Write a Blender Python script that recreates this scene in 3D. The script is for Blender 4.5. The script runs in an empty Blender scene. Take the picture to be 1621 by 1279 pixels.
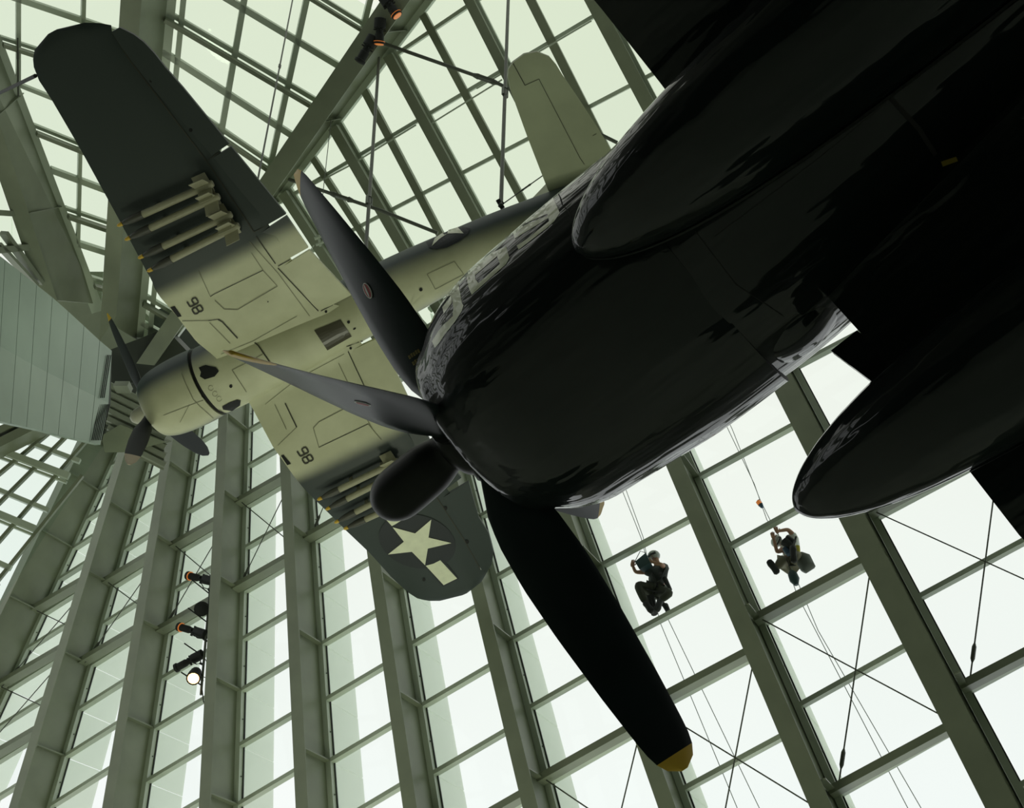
import bpy, bmesh, math, random
from mathutils import Vector as V, Matrix
from mathutils.bvhtree import BVHTree
from mathutils.geometry import tessellate_polygon
random.seed(7)
C = bpy.context.scene.collection
# ---------------------------------------------------------------- camera, sky, exposure
FPX, CX, CY = 1800.0, 810.5, 639.5
PITCH = math.radians(53.3)
cam = bpy.data.objects.new('camera', bpy.data.cameras.new('camera')); C.objects.link(cam)
cam.data.sensor_width = 36; cam.data.lens = 36 * FPX / 1621; cam.data.clip_end = 600
CAMP = V((0, 0, 1.6)); cam.location = CAMP; cam.rotation_euler = (math.pi / 2 + PITCH, 0, 0)
bpy.context.scene.camera = cam
sc = bpy.context.scene
sc.view_settings.view_transform = 'Standard'; sc.view_settings.look = 'None'
sc.view_settings.exposure = 0.0; sc.view_settings.gamma = 1; sc.view_settings.use_curve_mapping = False
wd = bpy.data.worlds.new('overcast_sky'); sc.world = wd; wd.use_nodes = True
nt = wd.node_tree; bg = nt.nodes['Background']
tc = nt.nodes.new('ShaderNodeTexCoord'); sp = nt.nodes.new('ShaderNodeSeparateXYZ')
rp = nt.nodes.new('ShaderNodeValToRGB'); nz = nt.nodes.new('ShaderNodeTexNoise'); mx = nt.nodes.new('ShaderNodeMix')
nt.links.new(tc.outputs['Generated'], sp.inputs[0]); nt.links.new(sp.outputs[2], rp.inputs[0])
rp.color_ramp.elements[0].position = 0.45; rp.color_ramp.elements[0].color = (0.955, 1.0, 0.99, 1)
rp.color_ramp.elements[1].position = 1.0; rp.color_ramp.elements[1].color = (0.90, 0.925, 0.81, 1)
nz.inputs['Scale'].default_value = 3; nz.inputs['Detail'].default_value = 4
nt.links.new(tc.outputs['Generated'], nz.inputs['Vector'])
mr = nt.nodes.new('ShaderNodeMapRange'); mr.inputs[3].default_value = 0.93; mr.inputs[4].default_value = 1.04
nt.links.new(nz.outputs[0], mr.inputs[0])
vm = nt.nodes.new('ShaderNodeVectorMath'); vm.operation = 'SCALE'
nt.links.new(rp.outputs[0], vm.inputs[0]); nt.links.new(mr.outputs[0], vm.inputs['Scale'])
nt.links.new(vm.outputs[0], bg.inputs[0]); bg.inputs[1].default_value = 1.0

# unseen fill spots added at floor level to brighten the aircraft belly and roof
for (x, y, e, sz) in ((-6, 15, 1500, 104), (1, 17, 1900, 104), (-16, 19, 1600, 104), (12, 17, 1000, 104)):
    ld = bpy.data.lights.new('fill_spot', 'SPOT'); ld.energy = e; ld.color = (.96, 1.0, .78); ld.spot_size = math.radians(sz); ld.spot_blend = 1.0; ld.shadow_soft_size = 1.6
    lo = bpy.data.objects.new('fill_spot', ld); C.objects.link(lo); lo.location = (x, y, .4); lo.rotation_euler = (math.pi, 0, 0)

UP = V((0, math.sin(PITCH), -math.cos(PITCH)))   # image-down axis in the world
FW = V((0, math.cos(PITCH), math.sin(PITCH)))    # view axis in the world
R3 = Matrix((V((1, 0, 0)), UP, FW)).transposed()
def W(p): return CAMP + R3 @ V(p)                # survey frame (x right, y down, z ahead of the camera stand) -> world
def ray(px): return V(((px[0] - CX) / FPX, (px[1] - CY) / FPX, 1.0))

# ---------------------------------------------------------------- materials
def mat(name, col, rough=0.5, metal=0.0, noise=0.0, nscale=3.0, coat=0.0, bump=0.0, bscale=20.0, spec=0.5, emit=None, col2=None, stretch=None):
    m = bpy.data.materials.new(name); m.use_nodes = True; t = m.node_tree; b = t.nodes['Principled BSDF']
    b.inputs['Base Color'].default_value = (*col, 1); b.inputs['Roughness'].default_value = rough; b.inputs['Metallic'].default_value = metal
    b.inputs['Coat Weight'].default_value = coat; b.inputs['Coat Roughness'].default_value = 0.04; b.inputs['Specular IOR Level'].default_value = spec
    if noise or bump:
        tcn = t.nodes.new('ShaderNodeTexCoord')
    if noise:
        n = t.nodes.new('ShaderNodeTexNoise'); n.inputs['Scale'].default_value = nscale; n.inputs['Detail'].default_value = 5
        t.links.new(tcn.outputs['Object'], n.inputs['Vector'])
        r = t.nodes.new('ShaderNodeValToRGB'); c2 = col2 or tuple(c * (1 - noise) for c in col)
        r.color_ramp.elements[0].position = .3; r.color_ramp.elements[1].position = .7
        r.color_ramp.elements[0].color = (*c2, 1); r.color_ramp.elements[1].color = (*[min(1, c * (1 + noise * .5)) for c in col], 1)
        t.links.new(n.outputs[0], r.inputs[0]); t.links.new(r.outputs[0], b.inputs['Base Color'])
    if bump:
        n2 = t.nodes.new('ShaderNodeTexNoise'); n2.inputs['Scale'].default_value = bscale; n2.inputs['Detail'].default_value = 2
        if stretch:
            mp = t.nodes.new('ShaderNodeMapping'); mp.inputs['Scale'].default_value = stretch; t.links.new(tcn.outputs['Object'], mp.inputs[0]); t.links.new(mp.outputs[0], n2.inputs['Vector'])
        else: t.links.new(tcn.outputs['Object'], n2.inputs['Vector'])
        bp = t.nodes.new('ShaderNodeBump'); bp.inputs['Strength'].default_value = 1; bp.inputs['Distance'].default_value = bump
        t.links.new(n2.outputs[0], bp.inputs['Height']); t.links.new(bp.outputs[0], b.inputs['Normal'])
        if coat: t.links.new(bp.outputs[0], b.inputs['Coat Normal'])
    if emit:
        b.inputs['Emission Color'].default_value = (*emit[:3], 1); b.inputs['Emission Strength'].default_value = emit[3]
    return m
def glass(name, tint, gloss=0.05):
    m = bpy.data.materials.new(name); m.use_nodes = True; t = m.node_tree; t.nodes.clear()
    o = t.nodes.new('ShaderNodeOutputMaterial'); mx = t.nodes.new('ShaderNodeMixShader'); tr = t.nodes.new('ShaderNodeBsdfTransparent')
    gl = t.nodes.new('ShaderNodeBsdfGlossy'); gl.inputs['Roughness'].default_value = .02; fr = t.nodes.new('ShaderNodeFresnel'); fr.inputs[0].default_value = 1.3
    tr.inputs[0].default_value = (*tint, 1); gl.inputs[0].default_value = (.8, .9, .85, 1)
    ge = t.nodes.new('ShaderNodeNewGeometry'); mu = t.nodes.new('ShaderNodeMath'); mu.operation = 'MULTIPLY_ADD'; mu.inputs[1].default_value = -1; mu.inputs[2].default_value = 1
    m2 = t.nodes.new('ShaderNodeMath'); m2.operation = 'MULTIPLY'; t.links.new(ge.outputs['Backfacing'], mu.inputs[0]); t.links.new(mu.outputs[0], m2.inputs[0]); t.links.new(fr.outputs[0], m2.inputs[1])
    t.links.new(m2.outputs[0], mx.inputs[0]); t.links.new(tr.outputs[0], mx.inputs[1]); t.links.new(gl.outputs[0], mx.inputs[2]); t.links.new(mx.outputs[0], o.inputs[0])
    return m
def finmat():
    m = bpy.data.materials.new('frosted_outer_fin'); m.use_nodes = True; t = m.node_tree; t.nodes.clear()
    o = t.nodes.new('ShaderNodeOutputMaterial'); mx = t.nodes.new('ShaderNodeMixShader'); a = t.nodes.new('ShaderNodeBsdfDiffuse'); b = t.nodes.new('ShaderNodeBsdfTranslucent')
    a.inputs[0].default_value = (.95, .98, .92, 1); b.inputs[0].default_value = (.95, .98, .92, 1); mx.inputs[0].default_value = .6
    tp = t.nodes.new('ShaderNodeBsdfTransparent'); tp.inputs[0].default_value = (.93, .97, .92, 1); m2 = t.nodes.new('ShaderNodeMixShader'); m2.inputs[0].default_value = .4
    t.links.new(a.outputs[0], mx.inputs[1]); t.links.new(b.outputs[0], mx.inputs[2]); t.links.new(mx.outputs[0], m2.inputs[1]); t.links.new(tp.outputs[0], m2.inputs[2]); t.links.new(m2.outputs[0], o.inputs[0]); return m
M = dict(
    steel=mat('painted_steel', (.225, .255, .17), .42, 0, .12, 1.5),
    steel2=mat('painted_steel_purlin', (.22, .25, .17), .38, 0, .08, 2),
    alu=mat('mullion_aluminium', (.47, .535, .42), .35, 0, .06, 2),
    rod=mat('steel_rod', (.09, .10, .075), .45),
    gasket=mat('black_gasket', (.02, .025, .02), .6),
    fin=finmat(),
    clad=mat('zinc_cladding', (.30, .375, .30), .36, .3, .15, .6, bump=.004, bscale=1.2),
    deck=mat('corrugated_deck', (.30, .33, .25), .5, .2, .1, 2),
    dark=mat('dark_steel', (.05, .06, .045), .6),
    floor=mat('terrazzo_floor', (.50, .54, .44), .45, 0, .15, .5),
    wallm=mat('stone_wall', (.20, .205, .16), .8, 0, .2, .4),
    gl_w=glass('glass_wall', (.985, .995, .992)), gl_n=glass('glass_roof', (.905, .945, .885)), gl_k=glass('glass_far', (.94, .975, .96)),
    black=mat('gloss_sea_blue_black', (.0030, .0072, .0060), .6, 0, .3, 1.2, coat=.72, bump=.016, bscale=1.6, spec=.1, stretch=(1.0, 5, 5)),
    blackmatte=mat('matte_propeller_black', (.008, .010, .008), .42, 0, .3, 3, spec=.18),
    propgrey=mat('semi_gloss_blade', (.010, .017, .017), .34, 0, .2, 3, spec=.16),
    yellow=mat('tip_yellow', (.62, .40, .03), .45),
    yellowdk=mat('dull_yellow_stencil', (.22, .17, .02), .6),
    cream=mat('cream_marking', (.82, .85, .62), .5, 0, .08, 6, coat=.6),
    navy=mat('insignia_navy', (.017, .022, .024), .55),
    pale=mat('light_grey_underside', (.40, .40, .25), .5, 0, .10, 1.1),
    tail=mat('tail_green_grey', (.42, .46, .30), .5, 0, .12, 1.3),
    line=mat('panel_line', (.045, .045, .03), .7),
    smudge=mat('soft_panel_line', (.22, .22, .14), .7),
    hole=mat('dark_opening', (.008, .009, .007), .8),
    bluedk=mat('dark_blue_underside', (.030, .042, .038), .5, 0, .12, 1.5),
    rocket=mat('rocket_cream', (.36, .35, .23), .5, 0, .12, 5),
    nose=mat('rocket_nose_olive', (.06, .062, .045), .5),
    red=mat('decal_red', (.28, .03, .03), .5), white=mat('decal_white', (.5, .52, .48), .5),
    bladepale=mat('blade_tip_lit', (.60, .50, .36), .5), hub=mat('hub_grey', (.40, .40, .30), .45),
    window=mat('belly_window', (.055, .05, .025), .3),
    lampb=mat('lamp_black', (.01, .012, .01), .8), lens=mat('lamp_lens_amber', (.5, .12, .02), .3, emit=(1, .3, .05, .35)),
    lenslit=mat('lamp_lens_lit', (1, .6, .3), .3, emit=(1, .55, .22, 5)),
    skin=mat('skin', (.42, .22, .14), .6), shirt=mat('grey_shirt', (.05, .055, .055), .8), shirtw=mat('white_shirt', (.75, .76, .74), .8),
    khaki=mat('khaki_trousers', (.16, .145, .095), .8), olive=mat('olive_trousers', (.045, .048, .03), .8), boot=mat('boot_rubber', (.02, .02, .02), .7),
    helmet=mat('grey_helmet', (.35, .38, .36), .4), teal=mat('teal_bucket', (.03, .07, .08), .5), strap=mat('harness_strap', (.02, .02, .02), .7),
    blue=mat('blue_gear', (.03, .08, .16), .5), ropem=mat('rope', (.30, .33, .30), .8), bag=mat('grey_bag', (.13, .14, .13), .8), yel=mat('yellow_band', (.6, .5, .05), .6),
)
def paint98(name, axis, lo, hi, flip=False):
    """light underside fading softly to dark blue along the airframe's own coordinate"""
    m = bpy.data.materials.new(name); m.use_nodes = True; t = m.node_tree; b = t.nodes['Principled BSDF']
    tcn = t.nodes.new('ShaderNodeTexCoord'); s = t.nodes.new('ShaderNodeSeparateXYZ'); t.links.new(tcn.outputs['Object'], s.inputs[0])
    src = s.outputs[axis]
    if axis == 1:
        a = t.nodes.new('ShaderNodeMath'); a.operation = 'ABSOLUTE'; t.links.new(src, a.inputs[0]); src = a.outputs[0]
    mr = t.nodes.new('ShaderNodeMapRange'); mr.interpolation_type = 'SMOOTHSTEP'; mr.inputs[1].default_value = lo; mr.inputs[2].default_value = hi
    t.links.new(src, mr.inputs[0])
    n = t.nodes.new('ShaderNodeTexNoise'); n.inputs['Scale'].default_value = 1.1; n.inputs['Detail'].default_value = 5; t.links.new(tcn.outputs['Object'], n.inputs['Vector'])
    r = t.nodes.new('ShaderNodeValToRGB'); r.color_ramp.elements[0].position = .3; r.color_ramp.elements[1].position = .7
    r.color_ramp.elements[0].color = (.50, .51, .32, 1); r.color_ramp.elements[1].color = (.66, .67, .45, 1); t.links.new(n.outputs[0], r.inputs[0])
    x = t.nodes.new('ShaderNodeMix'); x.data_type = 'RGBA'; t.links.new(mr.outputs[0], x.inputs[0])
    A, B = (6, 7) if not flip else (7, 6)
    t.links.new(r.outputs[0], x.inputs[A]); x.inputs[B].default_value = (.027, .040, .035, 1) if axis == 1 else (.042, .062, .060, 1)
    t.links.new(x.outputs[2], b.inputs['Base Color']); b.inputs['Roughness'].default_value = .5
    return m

# ---------------------------------------------------------------- object helpers
def link(name, me, m=None, parent=None):
    o = bpy.data.objects.new(name, me); C.objects.link(o)
    if m is not None and me is not None: me.materials.append(m)
    if parent is not None: o.parent = parent
    return o
def mesh(name, vs, fs, m, parent=None, smooth=False):
    me = bpy.data.meshes.new(name); me.from_pydata([tuple(v) for v in vs], [], fs); me.validate(); me.update()
    if smooth:
        for p in me.polygons: p.use_smooth = True
        try: me.set_sharp_from_angle(angle=math.radians(50))
        except Exception: pass
    return link(name, me, m, parent)
def tag(o, label=None, cat=None, group=None, kind=None):
    for k, v in (('label', label), ('category', cat), ('group', group), ('kind', kind)):
        if v: o[k] = v
    return o
def empty(name, loc, label=None, cat=None, group=None, kind=None, rot=None):
    o = bpy.data.objects.new(name, None); C.objects.link(o); o.empty_display_size = .2
    if rot is not None: o.matrix_world = Matrix.Translation(loc) @ rot.to_4x4()
    else: o.location = loc
    return tag(o, label, cat, group, kind)
BOXF = [(0, 1, 3, 2), (4, 6, 7, 5), (0, 4, 5, 1), (2, 3, 7, 6), (0, 2, 6, 4), (1, 5, 7, 3)]
class MB:
    def __init__(s): s.v = []; s.f = []
    def add(s, vs, fs):
        n = len(s.v); s.v += [V(v) for v in vs]; s.f += [tuple(i + n for i in f) for f in fs]; return s
    def prism8(s, c): return s.add(c, BOXF)      # 8 corners: a,b | c,d pairs at both ends
    def bar(s, p0, p1, a, b, a0=-.5, a1=.5, b0=-.5, b1=.5):
        """box from p0 to p1; a, b are cross vectors, spans [a0,a1]*a and [b0,b1]*b"""
        return s.add([p + a * i + b * j for p in (p0, p1) for i in (a0, a1) for j in (b0, b1)], BOXF)
    def tube(s, pts, r, n=8, cap=True):
        rr = r if isinstance(r, (list, tuple)) else [r] * len(pts)
        pts = [V(p) for p in pts]; base = len(s.v); prev = None
        for i, p in enumerate(pts):
            d = (pts[min(i + 1, len(pts) - 1)] - pts[max(i - 1, 0)]).normalized()
            if prev is None:
                x = d.orthogonal().normalized()
            else:
                x = (prev - d * prev.dot(d)).normalized()
            prev = x; y = d.cross(x)
            for k in range(n):
                a = 2 * math.pi * k / n; s.v.append(p + (x * math.cos(a) + y * math.sin(a)) * rr[i])
        for i in range(len(pts) - 1):
            for k in range(n):
                k2 = (k + 1) % n; s.f.append((base + i * n + k, base + i * n + k2, base + (i + 1) * n + k2, base + (i + 1) * n + k))
        if cap:
            s.f.append(tuple(base + k for k in reversed(range(n)))); s.f.append(tuple(base + (len(pts) - 1) * n + k for k in range(n)))
        return s
    def build(s, name, m, parent=None, smooth=False): return mesh(name, s.v, s.f, m, parent, smooth)

# ================================================================ THE BUILDING
class Plane:
    def __init__(s, n, d): s.n = V(n).normalized(); s.d = d
    def hit(s, px): r = ray(px); return r * (s.d / s.n.dot(r))
def plane3(a, b, c):
    n = (b - a).cross(c - a).normalized()
    if n.z < 0: n = -n
    return Plane(n, n.dot(a))
PW = Plane((.455, .514, .728), 18.97)
PN = plane3(ray((650, 530)) * 28.9, ray((1050, 350)) * 26.9, ray((750, 0)) * 27.0)
APEX = ray((205, 600)) * 31.0
R1A = PN.hit((650, 40))
PM = plane3(APEX, R1A, ray((215, 0)) * 25.6)
PL = plane3(APEX, ray((215, 0)) * 25.6, ray((0, 120)) * 25.2)
PLL = plane3(APEX, ray((0, 120)) * 25.2, ray((0, 420)) * 25.8)
PK = Plane((-.25, .35, .9), 27.0)
def ipx(l1, l2):
    (x1, y1), (x2, y2) = l1; (x3, y3), (x4, y4) = l2
    d = (x1 - x2) * (y3 - y4) - (y1 - y2) * (x3 - x4)
    if abs(d) < 1e-9: return None
    a = x1 * y2 - y1 * x2; b = x3 * y4 - y3 * x4
    return ((a * (x3 - x4) - (x1 - x2) * b) / d, (a * (y3 - y4) - (y1 - y2) * b) / d)
def side(p, h): (x1, y1), (x2, y2) = h; return (x2 - x1) * (p[1] - y1) - (y2 - y1) * (p[0] - x1)
def clip_poly(poly, hs):
    for h in hs:
        out = []
        for i, p in enumerate(poly):
            q = poly[(i + 1) % len(poly)]; a, b = side(p, h), side(q, h)
            if a >= 0: out.append(p)
            if (a >= 0) != (b >= 0): t = a / (a - b); out.append((p[0] + (q[0] - p[0]) * t, p[1] + (q[1] - p[1]) * t))
        poly = out
        if len(poly) < 3: return []
    return poly
def clip_seg(p, q, hs):
    for h in hs:
        a, b = side(p, h), side(q, h)
        if a < 0 and b < 0: return None
        if (a >= 0) != (b >= 0):
            t = a / (a - b); x = (p[0] + (q[0] - p[0]) * t, p[1] + (q[1] - p[1]) * t)
            if a < 0: p = x
            else: q = x
    return p, q
def struct(name, label, loc=(0, 0, 0)):
    return empty(name, V(loc), label, kind='structure')
win1 = struct('window_1', 'tall glazed wall of leaning steel ribs and stepped panes')
win2 = struct('window_2', 'glazed roof slope above the tailplane with fine grid of bars')
win3 = struct('window_3', 'glazed roof slope between two diagonal beams at the top')
win4 = struct('window_4', 'narrow glazed roof slope behind the dark wing tip')
win5 = struct('window_5', 'sliver of glazed roof at the far left edge')
win6 = struct('window_6', 'bright glazed slope below the metal clad mast')

# ---- window wall: gasket lines of the ribs, (top px), (bottom px), mullion heights along each bay
def ml(x0, y0, x1, y1): return ((x0, y0), (x1, y1))
ribs = [  # name, line, [pane tops at left gasket], slope, heavy indices
    (ml(200, 702, 2.5, 1132), [703, 741, 782, 826, 872, 921, 975, 1031, 1095, 1165, 1240, 1320], -.585, (6, 8, 10)),
    (ml(258, 682, 93.5, 1259), [650, 687, 726, 772, 822, 874, 931, 991, 1057, 1127, 1201, 1279], -.595, (6, 8)),
    (ml(318, 705, 239, 1240), [610, 656, 705, 759, 814, 874, 937, 1007, 1078, 1157, 1241, 1330], -.57, (5, 7)),
    (ml(400.5, 645, 384.4, 1259), [578, 630, 685, 742, 805, 871, 940, 1016, 1097, 1184, 1278], -.57, (4, 6)),
    (ml(490, 640, 534.5, 1279), [600, 659, 722, 789, 861, 939, 1023.6, 1112, 1209, 1310], -.575, (2, 4)),
    (ml(596, 640, 701, 1279), [560, 629, 700, 775, 853, 935, 1024, 1121.5, 1229, 1345], -.57, (9,)),
    (ml(720, 640, 886, 1279), [495, 572, 653, 737, 822, 918, 1017, 1125, 1242, 1370, 1505], -.56, (8, 10)),
    (ml(862, 640, 1098.7, 1279), [440, 522, 609, 700, 796, 900, 1012, 1128, 1254, 1390], -.525, (7, 9)),
    (ml(1058.7, 640, 1342, 1279), [464, 557, 655, 760, 870, 991.5, 1122, 1262, 1410], -.535, (5, 7)),
    (ml(1294.6, 640, 1636, 1279), [478, 585, 701, 824, 951, 1098.5, 1250, 1420], -.515, (3, 5)),
    (ml(1585, 640, 1981, 1279), [500, 640, 790, 950, 1120, 1300], -.50, (3, 5)),
]
nW = PW.n
mdir = V((-.813, .526, .252)); mdir = (mdir - nW * mdir.dot(nW)).normalized()
def lin(l, y): (x0, y0), (x1, y1) = l; return x0 + (x1 - x0) * (y - y0) / (y1 - y0)
RWS = [.28] * 8 + [.32, .42, .42]; SK = [0] * 7 + [.04, .09, .19, .25]; RT = 1.0
rdata = []
for l, ys, sl, hv in ribs:
    ytop = ys[0] - 12; a = PW.hit((lin(l, ytop), ytop)); b = PW.hit((lin(l, 1330), 1330))
    u = (b - a).normalized()
    # stop where the glazed roof comes down on the wall
    if l[0][0] > 420:
        den = PN.n.dot(u); t = (PN.d - PN.n.dot(a)) / den if abs(den) > 1e-6 else 0
        if PN.n.dot(a) > PN.d + .1 and 0 < t < 12: a = a + u * t
    lv = (mdir - u * mdir.dot(u)).normalized()
    rdata.append((a, b, u, lv))
def wpt(p): return W(p)
def wbar(mb, p0, p1, a, b, a0, a1, b0, b1):
    mb.add([W(p + a * i + b * j) for p in (p0, p1) for i in (a0, a1) for j in (b0, b1)], BOXF)
for i, (l, ys, sl, hv) in enumerate(ribs):
    a, b, u, lv = rdata[i]
    rt = RT if i > 0 else 1.25
    RW, sk = RWS[i], SK[i]
    fl = MB(); wbar(fl, a, b, lv, nW, sk, sk + RW, -rt - .03, -rt)
    rib = fl.build('rib', M['steel'], win1)
    wb = MB(); wb.add([W(p + lv * (o_ + s_) - nW * t) for p in (a, b) for o_ in (.12, .16) for (t, s_) in ((rt, sk + RW * .5 - .14), (0, 0))], BOXF); wb.build('web', M['steel'], rib)
    st = MB(); wbar(st, a, b, lv, nW, 0.0, .12, -.15, -.01); st.build('edge_mullion', M['alu'], rib)
    st = MB(); wbar(st, a, b, lv, nW, .16, RW, -.15, -.01); st.build('edge_mullion', M['alu'], rib)
    g = MB(); wbar(g, a, b, lv, nW, -.025, 0.0, -.03, .0); g.build('gasket', M['gasket'], rib)
    # stiffener plates and bolts
    ln = (b - a).length
    for k, y in enumerate(ys):
        P = PW.hit((lin(l, y), y))
        if (P - a).dot(u) < 0: continue
        if k % 2 == (hv[0] % 2 if hv else 0):
            s = MB(); wbar(s, P - u * .05, P - u * .02, lv, nW, 0.01, .12, -rt, -.02); s.build('stiffener', M['steel2'], rib)
        if k < len(ys) - 1:
            Q = PW.hit((lin(l, (y + ys[k + 1]) / 2), (y + ys[k + 1]) / 2))
            s = MB(); c = Q + nW * -.08; c = c - lv * .002
            s.tube([W(c), W(c - lv * .015)], .016, 6); s.build('bolt', M['dark'], rib)
def railpt(i, P):  # where the mullion from P meets the next rib's left edge
    a, b, u, lv = rdata[i + 1]
    return a + lv * RWS[i + 1] + u * (P - a).dot(u)
for i in range(len(ribs) - 1):
    l, ys, sl, hv = ribs[i]; l2 = ribs[i + 1][0]
    a, b, u, lv = rdata[i]; a2, b2, u2, lv2 = rdata[i + 1]
    Ls = []
    for y in ys:
        p = (lin(l, y), y)
        q = ipx((p, (p[0] + 100, p[1] + sl * 100)), l2)
        P = PW.hit(p); Q = PW.hit(q)
        Q = Q + lv2 * RWS[i + 1]
        Ls.append((P, Q))
    for k, (P, Q) in enumerate(Ls):
        if PN.n.dot(P) > PN.d + 1.2 and l[0][0] > 420: continue
        d = (Q - P).normalized(); up = nW.cross(d).normalized()
        if up.y > 0: up = -up
        m_ = MB(); wbar(m_, P, Q, up, nW, 0, .085, -.15, 0); m_.build('mullion', M['alu'], win1)
        if k in hv:
            h = MB(); wbar(h, P + lv * .12, Q - lv2 * (RWS[i + 1] - .16), up, nW, -.03, .10, -.46, -.20)
            h.build('purlin', M['steel2'], win1)
        if k < len(Ls) - 1:
            P2, Q2 = Ls[k + 1]; up2 = up * .10
            pn = MB(); pn.add([W(x + nW * t) for t in (-.012, .012) for x in (P, Q, P2 + up2, Q2 + up2)], BOXF); pn.build('pane', M['gl_w'], win1)
            # outside fin, one panel to each pane
            fo = nW * 1.05; e = (P2 - P).normalized() * .012
            j0 = P + (P2 - P) * .0; fp = MB()
            fp.add([W(x) for x in (j0 + e - lv * .0, j0 + e + lv * .03, j0 + e + fo, j0 + e + fo + lv * .03, P2 - e, P2 - e + lv * .03, P2 - e + fo, P2 - e + fo + lv * .03)],
                   [(0, 1, 3, 2), (4, 6, 7, 5), (0, 4, 5, 1), (2, 3, 7, 6), (0, 2, 6, 4), (1, 5, 7, 3)])
            fp.build('fin_panel', M['fin'], win1)
    # wind bracing between the heavy purlins
    if len(hv) > 1:
        for h0, h1 in zip(hv[:-1], hv[1:]):
            off = nW * -.35
            A0, B0 = Ls[h0]; A1, B1 = Ls[h1]
            br = MB(); rr = .013
            br.tube([W(A0 + off), W(B1 + off)], rr, 6); br.tube([W(B0 + off), W(A1 + off)], rr, 6)
            o = br.build('bracing_rod', M['rod'], win1)
            tb = MB(); c = A1 + off + (B0 - A1) * .13; d = (B0 - A1).normalized()
            tb.tube([W(c - d * .16), W(c - d * .1), W(c + d * .1), W(c + d * .16)], [.015, .035, .035, .015], 6); tb.build('turnbuckle', M['rod'], o)
# ---- roof slopes: every bar from its two surveyed ends
def rbar(pl, p, q, wpx, depth, parent, name='mullion', m='alu', t0=0.0, hs=(), ext=0.0):
    if hs:
        r = clip_seg(p, q, hs)
        if not r: return
        p, q = r
    A, B = pl.hit(p), pl.hit(q); z = (A.z + B.z) / 2; w = wpx * z / FPX
    d = (B - A).normalized(); s = pl.n.cross(d).normalized()
    A -= d * ext; B += d * ext
    mb = MB(); wbar(mb, A, B, s, pl.n, -w / 2, w / 2, -t0 - depth, -t0)
    return mb.build(name, M[m], parent)
def panes(pl, fa, fb, hs, parent, gm):
    """panes between successive bars of the two families (pixel lines)"""
    for i in range(len(fa) - 1):
        for j in range(len(fb) - 1):
            q = [ipx(fa[i], fb[j]), ipx(fa[i + 1], fb[j]), ipx(fa[i + 1], fb[j + 1]), ipx(fa[i], fb[j + 1])]
            if None in q: continue
            q = clip_poly(q, hs)
            if len(q) < 3: continue
            P = [pl.hit(x) for x in q]; n = len(P)
            vs = [W(p + pl.n * .01) for p in P] + [W(p + pl.n * .03) for p in P]
            fs = [tuple(range(n)), tuple(range(2 * n - 1, n - 1, -1))] + [(k, k + n, (k + 1) % n + n, (k + 1) % n) for k in range(n)]
            mesh('pane', vs, fs, gm, parent)
def edge(pa, pb):  # pixel line where two planes meet
    c = pa.n / pa.d - pb.n / pb.d   # c . ray = 0
    f = lambda x: -(c.x * (x - CX) / FPX + c.z) / c.y * FPX + CY
    return ((0, f(0)), (1600, f(1600)))
eNW = edge(PN, PW)
if side((800, 0), eNW) < 0: eNW = (eNW[1], eNW[0])
# orientation helper: half plane keeping point k
def hp(a, b, k):
    h = (a, b); return h if side(k, h) > 0 else (b, a)
R1b = ((690, 0), (262, 560)); R1f = ((582, 32), (412, 285))
kN = (900, 50)
hsN = [hp(*R1b, kN), hp(*eNW, kN)]
A_N = [  # falling bars: line, width, kind
    (ml(420, 250, 542, 437), 15, 1), (ml(503, 258, 603, 412), 10, 0), (ml(522, 180, 645, 393), 16, 1), (ml(580, 145, 672, 320), 12, 0),
    (ml(613, 75, 765, 355), 16, 1), (ml(672, 25, 830, 320), 12, 0), (ml(746, 0, 850, 205), 15, 1), (ml(841, 0, 967, 250), 14, 0),
    (ml(950, 20, 1040, 190), 22, 1), (ml(1045, 0, 1145, 200), 14, 0), (ml(1150, 0, 1250, 205), 20, 1)]
B_N = [ml(632, 85, 740, 12), ml(500, 288, 935, 30), ml(545, 372, 1010, 130), ml(560, 470, 1060, 222)]
B_Nx = [ml(430, 100, 700, -80)] + B_N + [ml(560, 590, 1060, 340), ml(560, 720, 1060, 465), ml(560, 860, 1060, 600)]
A_N += [(ml(1262, 0, 1362, 200), 14, 0), (ml(1380, 0, 1480, 200), 20, 1)]
famA = [ml(330, 250, 452, 437), ml(375, 250, 497, 437)] + [a[0] for a in A_N] + [ml(1500, 0, 1600, 205)]
panes(PN, famA, B_Nx, hsN, win2, M['gl_n'])
def extl(l, y0, y1): return (ipx(l, ((0, y0), (10, y0))), ipx(l, ((0, y1), (10, y1))))
for l, w, k in A_N:
    p, q = extl(l, -160, 620)
    if k:
        rbar(PN, p, q, w, .34, win2, 'purlin', 'steel2', .04, hsN)
        p2 = (p[0] + w * .62, p[1]); q2 = (q[0] + w * .62, q[1])
        rbar(PN, p2, q2, w * .45, .14, win2, 'mullion', 'alu', 0, hsN)
    else: rbar(PN, p, q, w, .16, win2, 'mullion', 'steel', 0, hsN)
for l in B_N + [ml(560, 590, 1060, 340), ml(560, 720, 1060, 465)]:
    sl = (l[1][1] - l[0][1]) / (l[1][0] - l[0][0]); p = (l[0][0] - 200, l[0][1] - 200 * sl); q = (l[1][0] + 480, l[1][1] + 480 * sl)
    rbar(PN, p, q, 6, .13, win2, 'mullion', 'alu', 0, hsN)
for (p, q) in [((505, 292), (562, 262)), ((690, 196), (800, 128)), ((760, 142), (940, 36)), ((570, 257), (665, 199))]:
    rbar(PN, p, q, 2.2, .03, win2, 'rod', 'alu', .3)
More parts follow.
